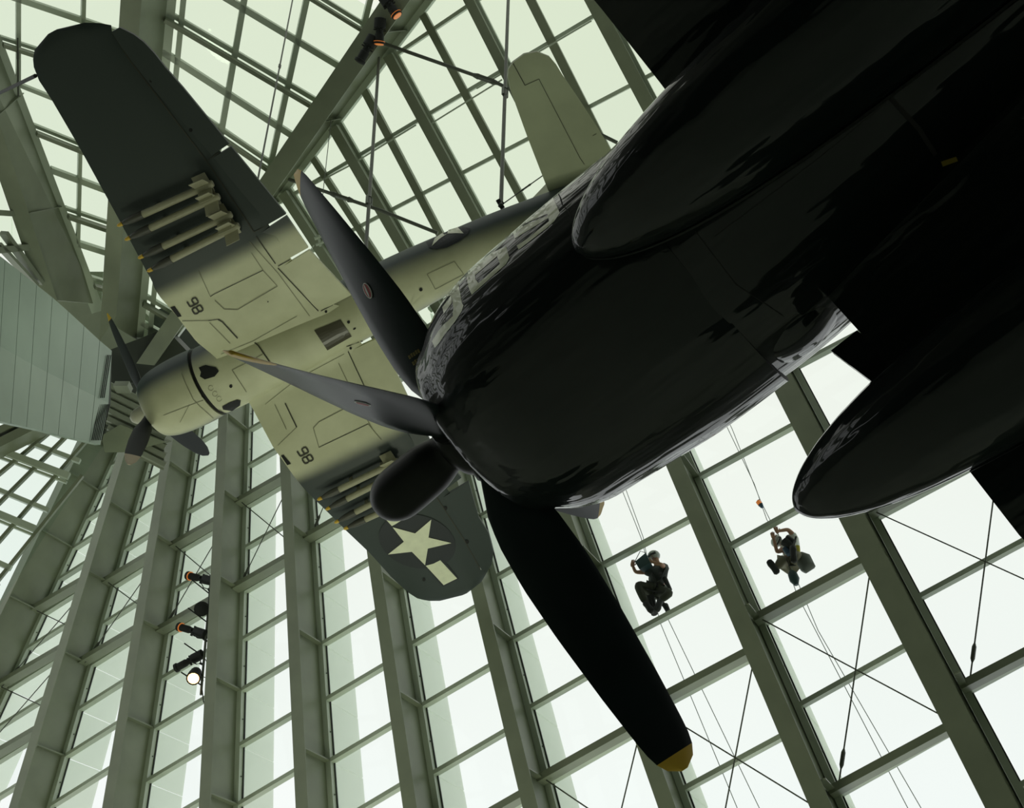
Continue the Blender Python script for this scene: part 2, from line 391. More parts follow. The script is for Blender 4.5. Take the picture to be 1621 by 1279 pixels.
# big diagonal ribs
def bigrib(pl, base, fla, flb, w0, w1, parent, depth, bw=.5):
    """base: px line on the glazing; fla/flb: px line ends of the inner flange (left,right) at both ends"""
    A, B = pl.hit(base[0]), pl.hit(base[1])
    def inner(px, ref): r = ray(px); return r * ((pl.d - depth) / pl.n.dot(r))
    f = [inner(fla[0], A), inner(flb[0], A), inner(fla[1], B), inner(flb[1], B)]
    mb = MB(); t = pl.n * .04
    mb.add([W(x) for x in (f[0], f[0] - t, f[1], f[1] - t, f[2], f[2] - t, f[3], f[3] - t)], BOXF)
    rib = mb.build('rib', M['steel'], parent)
    mid0, mid1 = (f[0] * .35 + f[1] * .65), (f[2] * .35 + f[3] * .65)
    s0 = (f[1] - f[0]).normalized() * .03
    A2 = A - (f[1] - f[0]) * .25; B2 = B - (f[3] - f[2]) * .25
    wb = MB(); wb.add([W(x) for x in (mid0, mid0 + s0, A2, A2 + s0, mid1, mid1 + s0, B2, B2 + s0)], BOXF); wb.build('web', M['steel'], rib)
    dd = (B - A).normalized(); sd = pl.n.cross(dd).normalized(); sd = sd if sd.dot(f[1] - f[0]) > 0 else -sd
    cv = MB(); wbar(cv, A, B, sd, pl.n, -.30, .02, -.16, 0); cv.build('edge_mullion', M['alu'], rib)
    L = (B - A).length; n = int(L / 2.6)
    for k in range(1, n):
        p0 = mid0 + (mid1 - mid0) * k / n; q0 = A2 + (B2 - A2) * k / n
        s = MB(); e = (B - A).normalized() * .02
        s.add([W(x) for x in (p0, p0 + s0 * 5, q0, q0 + s0 * 5, p0 + e, p0 + e + s0 * 5, q0 + e, q0 + e + s0 * 5)], BOXF); s.build('stiffener', M['steel2'], rib)
    return rib
bigrib(PN, ((765, -100), (262, 560)), ((672, -100), (217, 575)), ((720, -100), (245, 578)), 45, 30, win2, 1.1)
# R0: between window_3 and window_4
bigrib(PM, ((287, -100), (226, 530)), ((197, -100), (157, 540)), ((232, -100), (184, 500)), 30, 25, win3, 1.25)
bigrib(PL, ((-45, -60), (162, 486)), ((-95, 10), (60, 462)), ((-62, 10), (93, 482)), 30, 30, win4, 1.2)
# M slope
kM = (400, 100)
hsM = [hp((605, 0), (217, 575), kM), hp((262, 0), (222, 530), kM)]
A_M = [ml(290, 0, 278, 120), ml(384, 10, 350, 207), ml(484, 0, 427, 262), ml(584, 0, 520, 262)]
B_M = [ml(500, -2, 592, 55), ml(366, 0, 537, 103), ml(262, 25, 495, 163), ml(278, 93, 462, 212), ml(262, 150, 425, 262), ml(250, 215, 430, 335), ml(245, 275, 400, 370), ml(238, 340, 380, 425),
       ml(232, 400, 330, 455), ml(220, 467, 270, 497), ml(225, 508, 260, 528)]
panes(PM, [ml(200, 0, 190, 120)] + A_M + [ml(680, 0, 620, 262)], [ml(366, -120, 590, 15)] + B_M + [ml(225, 560, 260, 580)], hsM, win3, M['gl_n'])
for l, w in zip(A_M, (8, 9, 9, 9)):
    rbar(PM, *extl(l, -150, 560), w, .16, win3, 'mullion', 'alu', 0, hsM)
for l, w, k in zip(B_M, (13, 10, 15, 10, 14, 10, 14, 10, 10, 12, 8), (1, 0, 1, 0, 1, 0, 1, 0, 0, 1, 0)):
    sl = (l[1][1] - l[0][1]) / (l[1][0] - l[0][0]); p = (l[0][0] - 300, l[0][1] - 300 * sl); q = (l[1][0] + 300, l[1][1] + 300 * sl)
    if k:
        rbar(PM, p, q, w * .42, .22, win3, 'purlin', 'steel2', .22, hsM)
        d = w * .62; rbar(PM, (p[0], p[1] - d), (q[0], q[1] - d), w * .5, .14, win3, 'mullion', 'alu', 0, hsM)
    else: rbar(PM, p, q, w, .16, win3, 'mullion', 'alu', 0, hsM)
# L slope
kL = (110, 250)
hsL = [hp((197, -100), (157, 540), kL), hp((-45, -60), (162, 486), kL)]
A_L = [ml(28, 0, 28, 75), ml(131, 0, 123, 350)]
B_L = [ml(40, 0, 135, 32), ml(0, 62, 55, 80), ml(50, 140, 70, 148), ml(45, 198, 112, 225), ml(90, 270, 152, 293), ml(82, 325, 170, 355), ml(130, 385, 168, 397), ml(122, 435, 164, 448)]
panes(PL, [ml(-80, 0, -80, 75)] + A_L + [ml(230, 0, 230, 300)], [ml(40, -60, 135, -28)] + B_L + [ml(122, 480, 164, 493)], hsL, win4, M['gl_n'])
for l, w in zip(A_L, (7, 6)): rbar(PL, *extl(l, -80, 500), w, .16, win4, 'mullion', 'alu', 0, hsL)
for l, w, k in zip(B_L, (9, 10, 6, 10, 9, 11, 9, 9), (0, 1, 0, 1, 0, 1, 0, 1)):
    sl = (l[1][1] - l[0][1]) / (l[1][0] - l[0][0]); p = (l[0][0] - 100, l[0][1] - 100 * sl); q = (l[1][0] + 150, l[1][1] + 150 * sl)
    if k:
        rbar(PL, p, q, w * .55, .2, win4, 'purlin', 'steel2', .25, hsL); rbar(PL, (p[0], p[1] - 5), (q[0], q[1] - 5), 5, .14, win4, 'mullion', 'alu', 0, hsL)
    else: rbar(PL, p, q, w, .16, win4, 'mullion', 'alu', 0, hsL)
# far-left sliver
kq = (15, 380); hsQ = [hp((-95, 10), (70, 490), kq), hp((-60, 330), (140, 520), kq)]
panes(PLL, [ml(-90, 0, -90, 10), ml(20, 0, 20, 10), ml(140, 0, 140, 10)], [ml(0, 200, 10, 202), ml(0, 340, 10, 341), ml(0, 398, 10, 396), ml(0, 560, 10, 562)], hsQ, win5, M['gl_n'])
for p, q, w in [((-40, 334), (18, 338), 9), ((-40, 398), (60, 388), 10), ((0, 368), (58, 448), 7), ((-10, 385), (50, 450), 5), ((-60, 200), (0, 205), 9)]:
    rbar(PLL, p, q, w, .2, win5, 'mullion', 'steel')
# K slope below the mast
kK = (60, 800)
hsK2 = [hp((148, 700), (-10, 945), kK), hp((20, 668), (170, 706), kK)]
hsK = [hp((166, 700), (8, 945), kK), hp((20, 668), (170, 706), kK)]
A_K = [ml(17, 838, 0, 860), ml(77, 690, 37, 720), ml(105, 693, 0, 800), ml(135, 702, 17, 842)]
A_K = [ml(35, 720, -95, 838), ml(65, 735, -60, 860), ml(98, 747, -10, 872)]
K1 = [ml(77, 688, -40, 785), ml(105, 693, -40, 838), ml(135, 702, 0, 858), ml(165, 712, 10, 905)]
B_K = [ml(-40, 640, 0, 655), ml(54, 705, 140, 737), ml(15, 722, 130, 765), ml(10, 782, 90, 815), ml(0, 817, 75, 848), ml(0, 893, 27, 905), ml(0, 932, 12, 940)]
panes(PK, [ml(-60, 700, -150, 800)] + [ml(40, 690, -80, 785)] + K1 + [ml(220, 712, 60, 905)], [ml(0, 620, 100, 655)] + B_K + [ml(0, 1000, 12, 1006)], hsK, win6, M['gl_k'])
for l in K1: rbar(PK, *extl(l, 670, 960), 5, .16, win6, 'mullion', 'steel', 0, hsK)
rbar(PK, (40, 690), (-80, 785), 5, .16, win6, 'mullion', 'steel', 0, hsK)
for l, w, k in zip(B_K, (8, 7, 13, 7, 13, 8, 12), (0, 0, 1, 0, 1, 0, 1)):
    sl = (l[1][1] - l[0][1]) / (l[1][0] - l[0][0]); p = (l[0][0] - 100, l[0][1] - 100 * sl); q = (l[1][0] + 100, l[1][1] + 100 * sl)
    rbar(PK, p, q, w * (.8 if k else 1), .16, win6, 'purlin' if k else 'mullion', 'alu', 0 if not k else .1, hsK2)
    if k: rbar(PK, (p[0], p[1] + 9), (q[0], q[1] + 9), 4, .12, win6, 'mullion', 'alu', 0, hsK2)
for p, q, w in [((110, 668), (-40, 745), 14), ((70, 672), (-40, 722), 10)]:
    rbar(PK, p, q, w, .7, win6, 'rib', 'steel', .2)

# ---- clad mast (metal wedge at the left), its louvres, corrugated deck
mast = tag(empty('wall_left', W(ray((60, 560)) * 24)), 'pale metal clad mast with vertical seams and a louvred end', kind='structure')
def put(o, parent):
    o.parent = parent; o.matrix_parent_inverse = parent.matrix_world.inverted(); return o
bpy.context.view_layer.update()
PMa = plane3(ray((0, 405)) * 21.5, ray((0, 667)) * 21.0, ray((170, 560)) * 25.5)
PMb = plane3(ray((0, 667)) * 21.0, ray((0, 500)) * 21.2, ray((160, 704)) * 25.2)
top = [(-200, 260), (0, 405), (92, 478), (160, 541), (178, 556)]
mid = [(-200, 415), (0, 548), (60, 582), (120, 612), (176, 640)]
bot = [(-200, 620), (0, 667), (60, 680), (120, 695), (159, 704)]
def along(pl, t):
    k = t * (len(pl) - 1); i = min(int(k), len(pl) - 2); f_ = k - i
    return (pl[i][0] + (pl[i + 1][0] - pl[i][0]) * f_, pl[i][1] + (pl[i + 1][1] - pl[i][1]) * f_)
def polyy(pl, x):
    for a, b in zip(pl, pl[1:]):
        if x <= b[0]: return a[1] + (b[1] - a[1]) * (x - a[0]) / (b[0] - a[0])
    return pl[-1][1]
def vat(line, x0):  # foot of the seam that starts at x0 on the mid line
    return (x0, polyy(line, x0))
xs = [-200 + 25 * k for k in range(15)] + [172]
for x0, x1 in zip(xs, xs[1:]):
    x0 += .3; x1 -= .3
    for which in (0, 1):
        if which == 0: q = [vat(top, x0 + 8), vat(top, min(x1 + 8, 177)), vat(mid, x1), vat(mid, x0)]
        else: q = [vat(mid, x0), vat(mid, x1), vat(bot, min(x1 - 8, 159)), vat(bot, x0 - 8)]
        P = [PMa.hit(x) for x in q]
        if which: P[2] = ray(q[2]) * (P[2].z - .5); P[3] = ray(q[3]) * (P[3].z - .5)
        nn = PMa.n * .12
        vs = [W(p) for p in P] + [W(p + nn) for p in P]
        put(mesh('panel', vs, [(3, 2, 1, 0), (4, 5, 6, 7), (0, 1, 5, 4), (1, 2, 6, 5), (2, 3, 7, 6), (3, 0, 4, 7)], M['clad']), mast)
bk = MB(); P = [PMa.hit(x) for x in (top[0], top[4], mid[4], bot[4], bot[0])]
P = [p + PMa.n * .16 for p in P]; P = [ray(x) * p.z for x, p in zip(((-200, 262), (177, 557), (175, 640), (158, 703), (-200, 619)), P)]; Q = [p + PMa.n * .15 for p in P]; Q = [ray(((p.x / p.z) * FPX + CX, (p.y / p.z) * FPX + CY)) * (p.z + .2) for p in P]; n = 5
bk.add([W(p) for p in P + Q], [tuple(range(n)), tuple(range(2 * n - 1, n - 1, -1))] + [(k, k + n, (k + 1) % n + n, (k + 1) % n) for k in range(n)])
put(bk.build('backing', M['dark'], None), mast)
for s_, (x0, y0, x1, y1, cnt) in enumerate(((158, 640, 146, 697, 7), (171, 562, 160, 630, 3))):
    for k in range(cnt):
        p = (x0 + k * 2.6 - 2, y0); q = (x1 + k * 2.6 - 2, y1)
        A, B = PMa.hit(p), PMa.hit(q)
        if s_ == 0: B = ray(q) * (B.z - .5)
        lb = MB(); lb.bar(W(A) - R3 @ PMa.n * .02, W(B) - R3 @ PMa.n * .02, V((1, 0, 0)) * .014, R3 @ PMa.n * .01)
        put(lb.build('louvre_slat', M['gasket'], None), mast)
ceil = tag(empty('ceiling', W(ray((200, 640)) * 29)), 'grey corrugated deck tucked behind the propeller nose', kind='structure')
bpy.context.view_layer.update()
PD = Plane((-.1, .25, .96), 28.5)
for k in range(7):
    y = 604 + k * 14
    p, q = (166 + k * 1.0, y + 4), (262, y + 50)
    A, B = PD.hit(p), PD.hit(q); d = (B - A).normalized(); s = PD.n.cross(d).normalized(); s = s if s.y > 0 else -s
    mb = MB(); wv = [(-.11, 0), (-.075, -.09), (.03, -.09), (.065, 0), (.11, 0)]
    vs = []
    for P_ in (A, B):
        for (o1, o2) in wv: vs.append(W(P_ + s * o1 * 1.05 + PD.n * o2))
        for (o1, o2) in reversed(wv): vs.append(W(P_ + s * o1 * 1.05 + PD.n * (o2 + .03)))
    n = 10; mb.add(vs, [(k2, (k2 + 1) % n, (k2 + 1) % n + n, k2 + n) for k2 in range(n)] + [tuple(range(n - 1, -1, -1)), tuple(range(n, 2 * n))])
    put(mb.build('corrugation', M['deck'], None), ceil)
for poly, z, m_ in [([(225, 500), (300, 470), (350, 520), (335, 575), (240, 600)], 33, 'dark'), ([(140, 585), (300, 585), (262, 705), (165, 708), (158, 650)], 31.5, 'dark'), ([(70, 455), (95, 430), (165, 430), (235, 500), (200, 590), (140, 560)], 32.5, 'steel'), ([(168, 556), (262, 520), (300, 560), (262, 600), (166, 610)], 29.8, 'dark'), ([(160, 690), (190, 672), (262, 700), (200, 716), (166, 716)], 28.2, 'steel')]:
    P = [ray(p) * z for p in poly]; n = len(P)
    vs = [W(p) for p in P] + [W(p + V((0, 0, .6))) for p in P]
    put(mesh('plate', vs, [tuple(range(n)), tuple(range(2 * n - 1, n - 1, -1))] + [(k, k + n, (k + 1) % n + n, (k + 1) % n) for k in range(n)], M[m_]), ceil)
bx = MB(); c = W(ray((192, 607)) * 28.0); bx.bar(c, c + V((0, .3, .1)), V((.35, 0, 0)), V((0, 0, .2))); put(bx.build('fitting', M['deck'], None), ceil)

# ---- hall below and around (never in the frame, but it is what the bellies face)
fl = MB(); fl.bar(V((0, -30, -.1)), V((0, 45, -.1)), V((80, 0, 0)), V((0, 0, .2))); tag(fl.build('floor', M['floor']), 'pale terrazzo hall floor', kind='structure')
bw = MB(); bw.bar(V((-40, -14, 6)), V((40, -14, 6)), V((0, 1, 0)), V((0, 0, 12))); tag(bw.build('wall_back', M['wallm']), 'dark stone wall behind the viewer', kind='structure')
bw = MB(); bw.bar(V((26, -14, 6)), V((26, 26, 6)), V((1, 0, 0)), V((0, 0, 12))); tag(bw.build('wall_right', M['wallm']), 'dark stone wall to the right', kind='structure')

bw = MB(); bw.bar(V((-26, -14, 6)), V((-26, 30, 6)), V((1, 0, 0)), V((0, 0, 14))); tag(bw.build('wall_side', M['wallm']), 'dark stone wall to the left', kind='structure')
bw = MB(); bw.bar(V((-40, -14, 15)), V((-40, -3.5, 15)), V((0, 0, .5)), V((0, 0, 0)));
bw = MB(); bw.add([V((x, y, z)) for y in (-14.5, -3.5) for x in (-26, 26.5) for z in (14, 14.5)], BOXF); tag(bw.build('ceiling_gallery', M['wallm']), 'dark gallery ceiling behind the viewer', kind='structure')
bw = MB(); bw.add([V((x, y, z)) for y in (-14.5, -13.5) for x in (-26, 26.5) for z in (0, 14)], BOXF); tag(bw.build('wall_gallery', M['wallm']), 'dark gallery back wall', kind='structure')
def wally(x, h):
    n = R3 @ PW.n; p0 = W(PW.n * PW.d); return p0.y - (n.x * (x - p0.x) + n.z * (h - p0.z)) / n.y
h = 8.0; bw = MB(); bw.bar(V((-26, wally(-26, h) + .3, h / 2)), V((26, wally(26, h) + .3, h / 2)), V((0, .5, 0)), V((0, 0, h))); tag(bw.build('wall_front', M['wallm']), 'stone plinth wall below the glazing', kind='structure')

# roof and side bars, out of frame, added to streak reflections and dim the hall
win7 = struct('window_7', 'unseen roof bars added above the viewer for reflections')
for x in [-26 + 3.25 * k for k in range(17)]:
    m_ = MB(); m_.bar(V((x, -3.5, 25)), V((x, 6.2, 27.5)), V((.5, 0, 0)), V((0, 0, 1.1))); m_.build('rib', M['steel'], win7)
for y in [-3.5 + 1.6 * k for k in range(7)]:
    m_ = MB(); z = 25 + (y + 3.5) * .258; m_.bar(V((-26, y, z + .3)), V((26, y, z + .3)), V((0, .22, 0)), V((0, 0, .35))); m_.build('purlin', M['steel2'], win7)
for k, sx in enumerate((-26, 26)):
    wn = struct('window_%d' % (8 + k), 'unseen side bars added beside the viewer for reflections')
    for y in [-13.5 + 2.4 * q for q in range(13)]:
        m_ = MB(); m_.bar(V((sx, y, 14)), V((sx, y, 25)), V((1.0, 0, 0)), V((0, .45, 0))); m_.build('rib', M['steel'], wn)
    for z in (15.5, 17.5, 19.5, 21.5, 23.5, 25):
        m_ = MB(); m_.bar(V((sx, -13.5, z)), V((sx, 15.3, z)), V((.3, 0, 0)), V((0, 0, .22))); m_.build('mullion', M['alu'], wn)
bw = MB(); bw.add([V((x, y, z)) for y in (-14.5, -3.5) for x in (-26, 26.5) for z in (25, 25.4)], BOXF); tag(bw.build('ceiling_upper', M['wallm']), 'dark upper ceiling behind the viewer', kind='structure')
bw = MB(); bw.add([V((x, y, z)) for y in (-14.5, -13.5) for x in (-26, 26.5) for z in (14, 25)], BOXF); tag(bw.build('wall_upper', M['wallm']), 'dark upper back wall', kind='structure')

# ================================================================ AIRCRAFT HELPERS
def frame(F, S, D, P):
    """world matrix of an airframe: local x ahead, y to its right, z down"""
    F = V(F).normalized(); D = V(D); D = (D - F * D.dot(F)).normalized(); S = D.cross(F)
    m = Matrix((R3 @ F, R3 @ S, R3 @ D)).transposed().to_4x4(); m.translation = W(P); return m
class Craft:
    def __init__(s, mw): s.m = mw; s.inv = mw.inverted()
    def loc(s, px, zf):
        """surveyed pixel -> point of the airframe lying on its surface z = zf(x, y)"""
        o = s.inv @ CAMP; d = (s.inv.to_3x3() @ (R3 @ ray(px))); z = zf(0, 0) if callable(zf) else zf
        for _ in range(30):
            t = (z - o.z) / d.z; p = o + d * t
            if not callable(zf): break
            z = z * .4 + zf(p.x, p.y) * .6
        return p
def adopt(o, root):  # mesh given in airframe coordinates
    o.parent = root; return o
def loft(rings, closed=True, cap0=True, cap1=True):
    mb = MB(); n = len(rings[0]); vs = [v for r in rings for v in r]; fs = []
    for i in range(len(rings) - 1):
        for k in range(n if closed else n - 1):
            k2 = (k + 1) % n; fs.append((i * n + k, i * n + k2, (i + 1) * n + k2, (i + 1) * n + k))
    if cap0: fs.append(tuple(range(n - 1, -1, -1)))
    if cap1: fs.append(tuple((len(rings) - 1) * n + k for k in range(n)))
    mb.add(vs, fs); return mb
def ell(x, ry, rz, zc=0, yc=0, n=40, p=2.0):
    out = []
    for k in range(n):
        a = 2 * math.pi * k / n; c, s_ = math.cos(a), math.sin(a)
        e = 2 / p
        out.append(V((x, yc + ry * math.copysign(abs(c) ** e, c), zc + rz * math.copysign(abs(s_) ** e, s_))))
    return out
def smoothrows(rows, n=6):
    """catmull-rom through tuples"""
    out = []
    for i in range(len(rows) - 1):
        p0 = rows[max(i - 1, 0)]; p1 = rows[i]; p2 = rows[i + 1]; p3 = rows[min(i + 2, len(rows) - 1)]
        for k in range(n):
            t = k / n
            out.append(tuple(.5 * ((2 * b) + (c - a) * t + (2 * a - 5 * b + 4 * c - d) * t * t + (3 * b - a - 3 * c + d) * t ** 3) for a, b, c, d in zip(p0, p1, p2, p3)))
    out.append(tuple(rows[-1])); return out
def interp(pts, y):
    pts = sorted(pts)
    if y <= pts[0][0]: return pts[0][1]
    for (a, va), (b, vb) in zip(pts, pts[1:]):
        if y <= b: return va + (vb - va) * (y - a) / max(b - a, 1e-6)
    return pts[-1][1]
PROF = [(0, 0, 0), (.012, .18, .1), (.05, .45, .35), (.12, .75, .75), (.25, .95, 1.0), (.45, 1, 1), (.7, .68, .97), (.9, .28, .9), (1, .03, .05)]
def wingmesh(le, te, g, thick, y0, y1, n=26, tip=False, side=1):
    """le, te: [(|y|, x)], g(|y|): height of the flat underside; thickness rises to the upper side (-z)"""
    rings = []
    for i in range(n + 1):
        t = i / n
        if tip: t = math.sin(t * math.pi / 2) ** .8
        y = y0 + (y1 - y0) * t; xl, xt = interp(le, y), interp(te, y); c = max(xl - xt, .01)
        r = []
        for (q, up, lo) in PROF: r.append(V((xl - q * c, side * y, g(y) + .045 * min(1, c) * lo)))
        for (q, up, lo) in reversed(PROF[1:-1]): r.append(V((xl - q * c, side * y, g(y) - thick(y) * up * min(1, c / 1.2))))
        rings.append(r)
    return loft(rings)
def slab(pts, th, dz=0.0):
    n = len(pts); vs = [p + V((0, 0, dz)) for p in pts] + [p + V((0, 0, dz - th)) for p in pts]
    mb = MB(); tri = tessellate_polygon([[V((p.x, p.y, 0)) for p in pts]])
    mb.add(vs, [tuple(t) for t in tri] + [tuple(i + n for i in reversed(t)) for t in tri] + [(k, k + n, (k + 1) % n + n, (k + 1) % n) for k in range(n)])
    return mb
def bvh_of(objs):
    bpy.context.view_layer.update(); vs, fs = [], []
    for o in objs:
        n = len(vs); vs += [o.matrix_world @ v.co for v in o.data.vertices]; fs += [tuple(i + n for i in p.vertices) for p in o.data.polygons]
    return BVHTree.FromPolygons(vs, fs)
def decal(name, polys, bvh, m, root, off=.01, step=7, th=0):
    """paint or thin plate laid on the real surface: outline points are found on it by survey and refined to follow its curve"""
    mb = MB(); inv = root.matrix_world.inverted()
    for poly in polys:
        bm = bmesh.new(); vv = [bm.verts.new((p[0], p[1], 0)) for p in poly]
        tri = tessellate_polygon([[v.co for v in vv]])
        for t in tri:
            try: bm.faces.new([vv[i] for i in t])
            except Exception: pass
        for _ in range(6):
            es = [e for e in bm.edges if e.calc_length() > step]
            if not es: break
            bmesh.ops.subdivide_edges(bm, edges=es, cuts=1); bmesh.ops.triangulate(bm, faces=bm.faces[:])
        bm.verts.index_update(); P = []
        for v in bm.verts:
            d = (R3 @ ray((v.co.x, v.co.y))).normalized(); h = bvh.ray_cast(CAMP, d)
            if h[0] is None: P.append(None)
            else:
                nn = h[1] if h[1].dot(d) < 0 else -h[1]; P.append(inv @ (h[0] + nn * off))
        vs = []; idx = {}
        for i, p in enumerate(P):
            if p is not None: idx[i] = len(vs); vs.append(p)
        fs = [tuple(idx[v.index] for v in f.verts) for f in bm.faces if all(v.index in idx for v in f.verts)]
        mb.add(vs, fs); bm.free()
    o = mb.build(name, m, root); return o
def many(name, lines, *a):
    return [decal(name, strip(l, w), *a) for l, w in lines]
def strip(pts, w):
    """polyline in px -> thin quads"""
    out = []
    for (a, b) in zip(pts, pts[1:]):
        d = V((b[0] - a[0], b[1] - a[1])); L = d.length or 1; nx, ny = -d.y / L * w / 2, d.x / L * w / 2
        out.append([(a[0] + nx, a[1] + ny), (b[0] + nx, b[1] + ny), (b[0] - nx, b[1] - ny), (a[0] - nx, a[1] - ny)])
    return out
def disc(c, rx, ry=None, n=14, rot=0):
    ry = ry or rx; return [(c[0] + rx * math.cos(a) * math.cos(rot) - ry * math.sin(a) * math.sin(rot), c[1] + rx * math.cos(a) * math.sin(rot) + ry * math.sin(a) * math.cos(rot)) for a in [2 * math.pi * k / n for k in range(n)]]

def blade(root, e, F, R, chord, r0=.18, beta0=62, beta1=28, n=16, name='blade', m='propgrey', tipm='yellow', tipl=.1, bl=None, hand=1, th=.10):
    """one twisted propeller blade along unit vector e (airframe coords)"""
    t = F.cross(e); rings = []; rs = []
    for i in range(n + 1):
        q = i / n; q = 1 - (1 - q) ** 1.25; r = r0 + (R - r0) * q; rs.append(r)
        b = math.radians(beta0 + (beta1 - beta0) * q ** .8)
        c = interp(chord, q)
        cv = (F * math.sin(b) + t * math.cos(b) * hand); nv = e.cross(cv).normalized()
        thk = max(.012, .11 * (1 - q) ** 1.4 * .7 + .014) * (th / .10)
        ring = []
        for k in range(12):
            a = 2 * math.pi * k / 12; ring.append(e * r + cv * (c * math.cos(a)) + nv * (thk * .5 * math.sin(a)))
        rings.append(ring)
    o = adopt(loft(rings).build(name, M[m], None, True), root)
    if tipm:
        o.data.materials.append(M[tipm])
        for p in o.data.polygons:
            if p.center.dot(e) > R - tipl: p.material_index = 1
    return o

# ================================================================ AIRCRAFT 98
M98 = frame((-.898, .423, .121), None or (.425, .761, .491), (.116, .492, -.863), (-6.613, .054, 21.2))
S98 = .93   # metres of the survey to metres of this airframe
M98 = Matrix.Translation(CAMP) @ Matrix.Scale(S98, 4) @ Matrix.Translation(-CAMP) @ M98
A = Craft(M98)
corsair = tag(empty('fighter_aircraft', V()), 'olive grey bent-wing propeller fighter numbered 98 hanging belly down', 'aircraft'); corsair.matrix_world = M98
bpy.context.view_layer.update()
def g98(y):
    y = abs(y)
    return interp([(0, .45), (.6, .48), (1.4, .72), (2.1, .90), (2.6, .90), (6.4, .35)], y)
gz = lambda x, y: g98(y)
def pl_(pts): return [A.loc(p, gz) for p in pts]
# fuselage
rows = [(-1.17, .655, .665, 0), (-1.6, .65, .70, .02), (-2.3, .62, .74, .02), (-3.2, .58, .72, 0), (-4.2, .55, .66, -.03), (-5.2, .54, .60, -.06), (-6.2, .49, .53, -.08), (-7.2, .42, .46, -.10), (-8.2, .31, .37, -.12), (-9.2, .18, .27, -.15), (-9.9, .05, .10, -.18)]
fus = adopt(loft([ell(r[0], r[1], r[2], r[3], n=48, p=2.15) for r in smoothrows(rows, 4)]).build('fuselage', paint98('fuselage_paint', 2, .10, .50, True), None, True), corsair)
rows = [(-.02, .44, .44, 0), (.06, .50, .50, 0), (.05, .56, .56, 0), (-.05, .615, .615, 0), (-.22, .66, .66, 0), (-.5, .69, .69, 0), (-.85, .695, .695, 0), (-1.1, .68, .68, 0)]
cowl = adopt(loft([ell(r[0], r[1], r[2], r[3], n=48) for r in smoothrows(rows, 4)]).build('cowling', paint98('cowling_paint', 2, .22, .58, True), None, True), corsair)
gapr = adopt(loft([ell(-1.08, .64, .64), ell(-1.2, .64, .65)]).build('cowl_gap', M['hole'], None, True), corsair)
# hub and blades
hubo = adopt(loft([ell(x, r, r, n=20) for x, r in [(.05, .16), (.2, .17), (.32, .16), (.42, .15), (.5, .12), (.55, .07), (.57, .02)]]).build('propeller_hub', M['hub'], None, True), corsair)
hub2 = adopt(loft([ell(x, r, r, n=20) for x, r in [(-.1, .2), (.12, .2), (.2, .17)]]).build('hub_barrel', M['dark'], None, True), corsair)
ch98 = [(0, .06), (.12, .08), (.3, .16), (.55, .17), (.8, .145), (.93, .10), (1, .03)]
for k in range(3):
    a = 3.708 - k * 2 * math.pi / 3; e = V((0, math.cos(a), math.sin(a)))
    b_ = blade(corsair, e, V((1, 0, 0)), 2.0, ch98, beta1=44, m='navy', tipm=('yellow', 'bladepale', None)[k], tipl=(.14, .34, 0)[k])  # pale tip colour on the second blade stands for light from below
    b_.location = (.15, 0, 0); tag(b_, ('dark blade with a yellow tip pointing up beside the clad mast', 'blade pointing down with a tip coloured as lit from below', 'dark blade reaching out below the cowling')[k])
# wings
def edge98(pts): return sorted([(abs(p.y), p.x) for p in pl_(pts)])
LEl = edge98([(345, 570), (311, 541), (282, 503), (245, 458), (240, 443), (187, 345), (125, 232), (80, 155), (62, 128), (53, 105), (52, 90)])
HIl = edge98([(553, 540), (508, 494), (440, 424), (402, 367), (326, 253), (205, 95), (177, 52)])
LEr = edge98([(396, 640), (432, 707), (467, 756), (480, 772), (508, 800), (548, 840), (585, 875), (621, 915), (646, 938), (662, 948), (677, 951)])
HIr = edge98([(552, 556), (580, 617), (623, 694), (655, 740), (700, 800), (732, 850), (761, 903)])
th98 = lambda y: .42 - .05 * y
tipy_l = max(abs(A.loc(p, gz).y) for p in [(75, 55), (90, 48), (105, 42)]) + .004; tipy_r = max(abs(A.loc(p, gz).y) for p in [(721, 945), (730, 942), (738, 939)]) + .004
def tipx(pts): return [(abs(p.y), p.x) for p in pl_(pts)]
LEl += tipx([(53, 83), (57, 74), (65, 63), (76, 54), (86, 49), (91, 47.5)]); HIl = [(y, x - .28 * min(1, max(0, (6.0 - y) / 1.2))) for y, x in HIl] + tipx([(183, 41), (172, 39), (150, 35), (128, 36), (110, 40), (98, 45), (91, 47.5)])
LEr += tipx([(690, 952), (705, 950), (718, 947), (730, 942)]); HIr = [(y, x - .28 * min(1, max(0, (6.1 - y) / 1.2))) for y, x in HIr] + tipx([(772, 903), (768, 911), (762, 921), (752, 931), (740, 938), (730, 942)])
wp = paint98('wing_paint', 1, 1.95, 2.32)
yf_l = abs(A.loc((240, 440), gz).y); yf_r = abs(A.loc((467, 756), gz).y)
print('98: fold', yf_l, yf_r, 'tips', tipy_l, tipy_r, 'paint edge', [round(abs(A.loc(p, gz).y), 2) for p in [(240, 440), (330, 400), (460, 330), (470, 760), (560, 720), (630, 690)]])
LEl.sort(); HIl.sort(); LEr.sort(); HIr.sort()
wl = adopt(wingmesh(LEl, HIl, g98, th98, .25, tipy_l, 60, side=-1).build('wing', wp, None, True), corsair)
wr = adopt(wingmesh(LEr, HIr, g98, th98, .25, tipy_r, 60, side=1).build('wing', wp, None, True), corsair)
tag(wl, 'bent wing with a plain dark outer panel'); tag(wr, 'bent wing with a star insignia under the outer panel')
def surf(name, pts, m, lab=None, th=.07, dz=.03):
    o = adopt(slab(pl_(pts), th, dz).build(name, m, None), corsair)
    if lab: tag(o, lab)
    return o
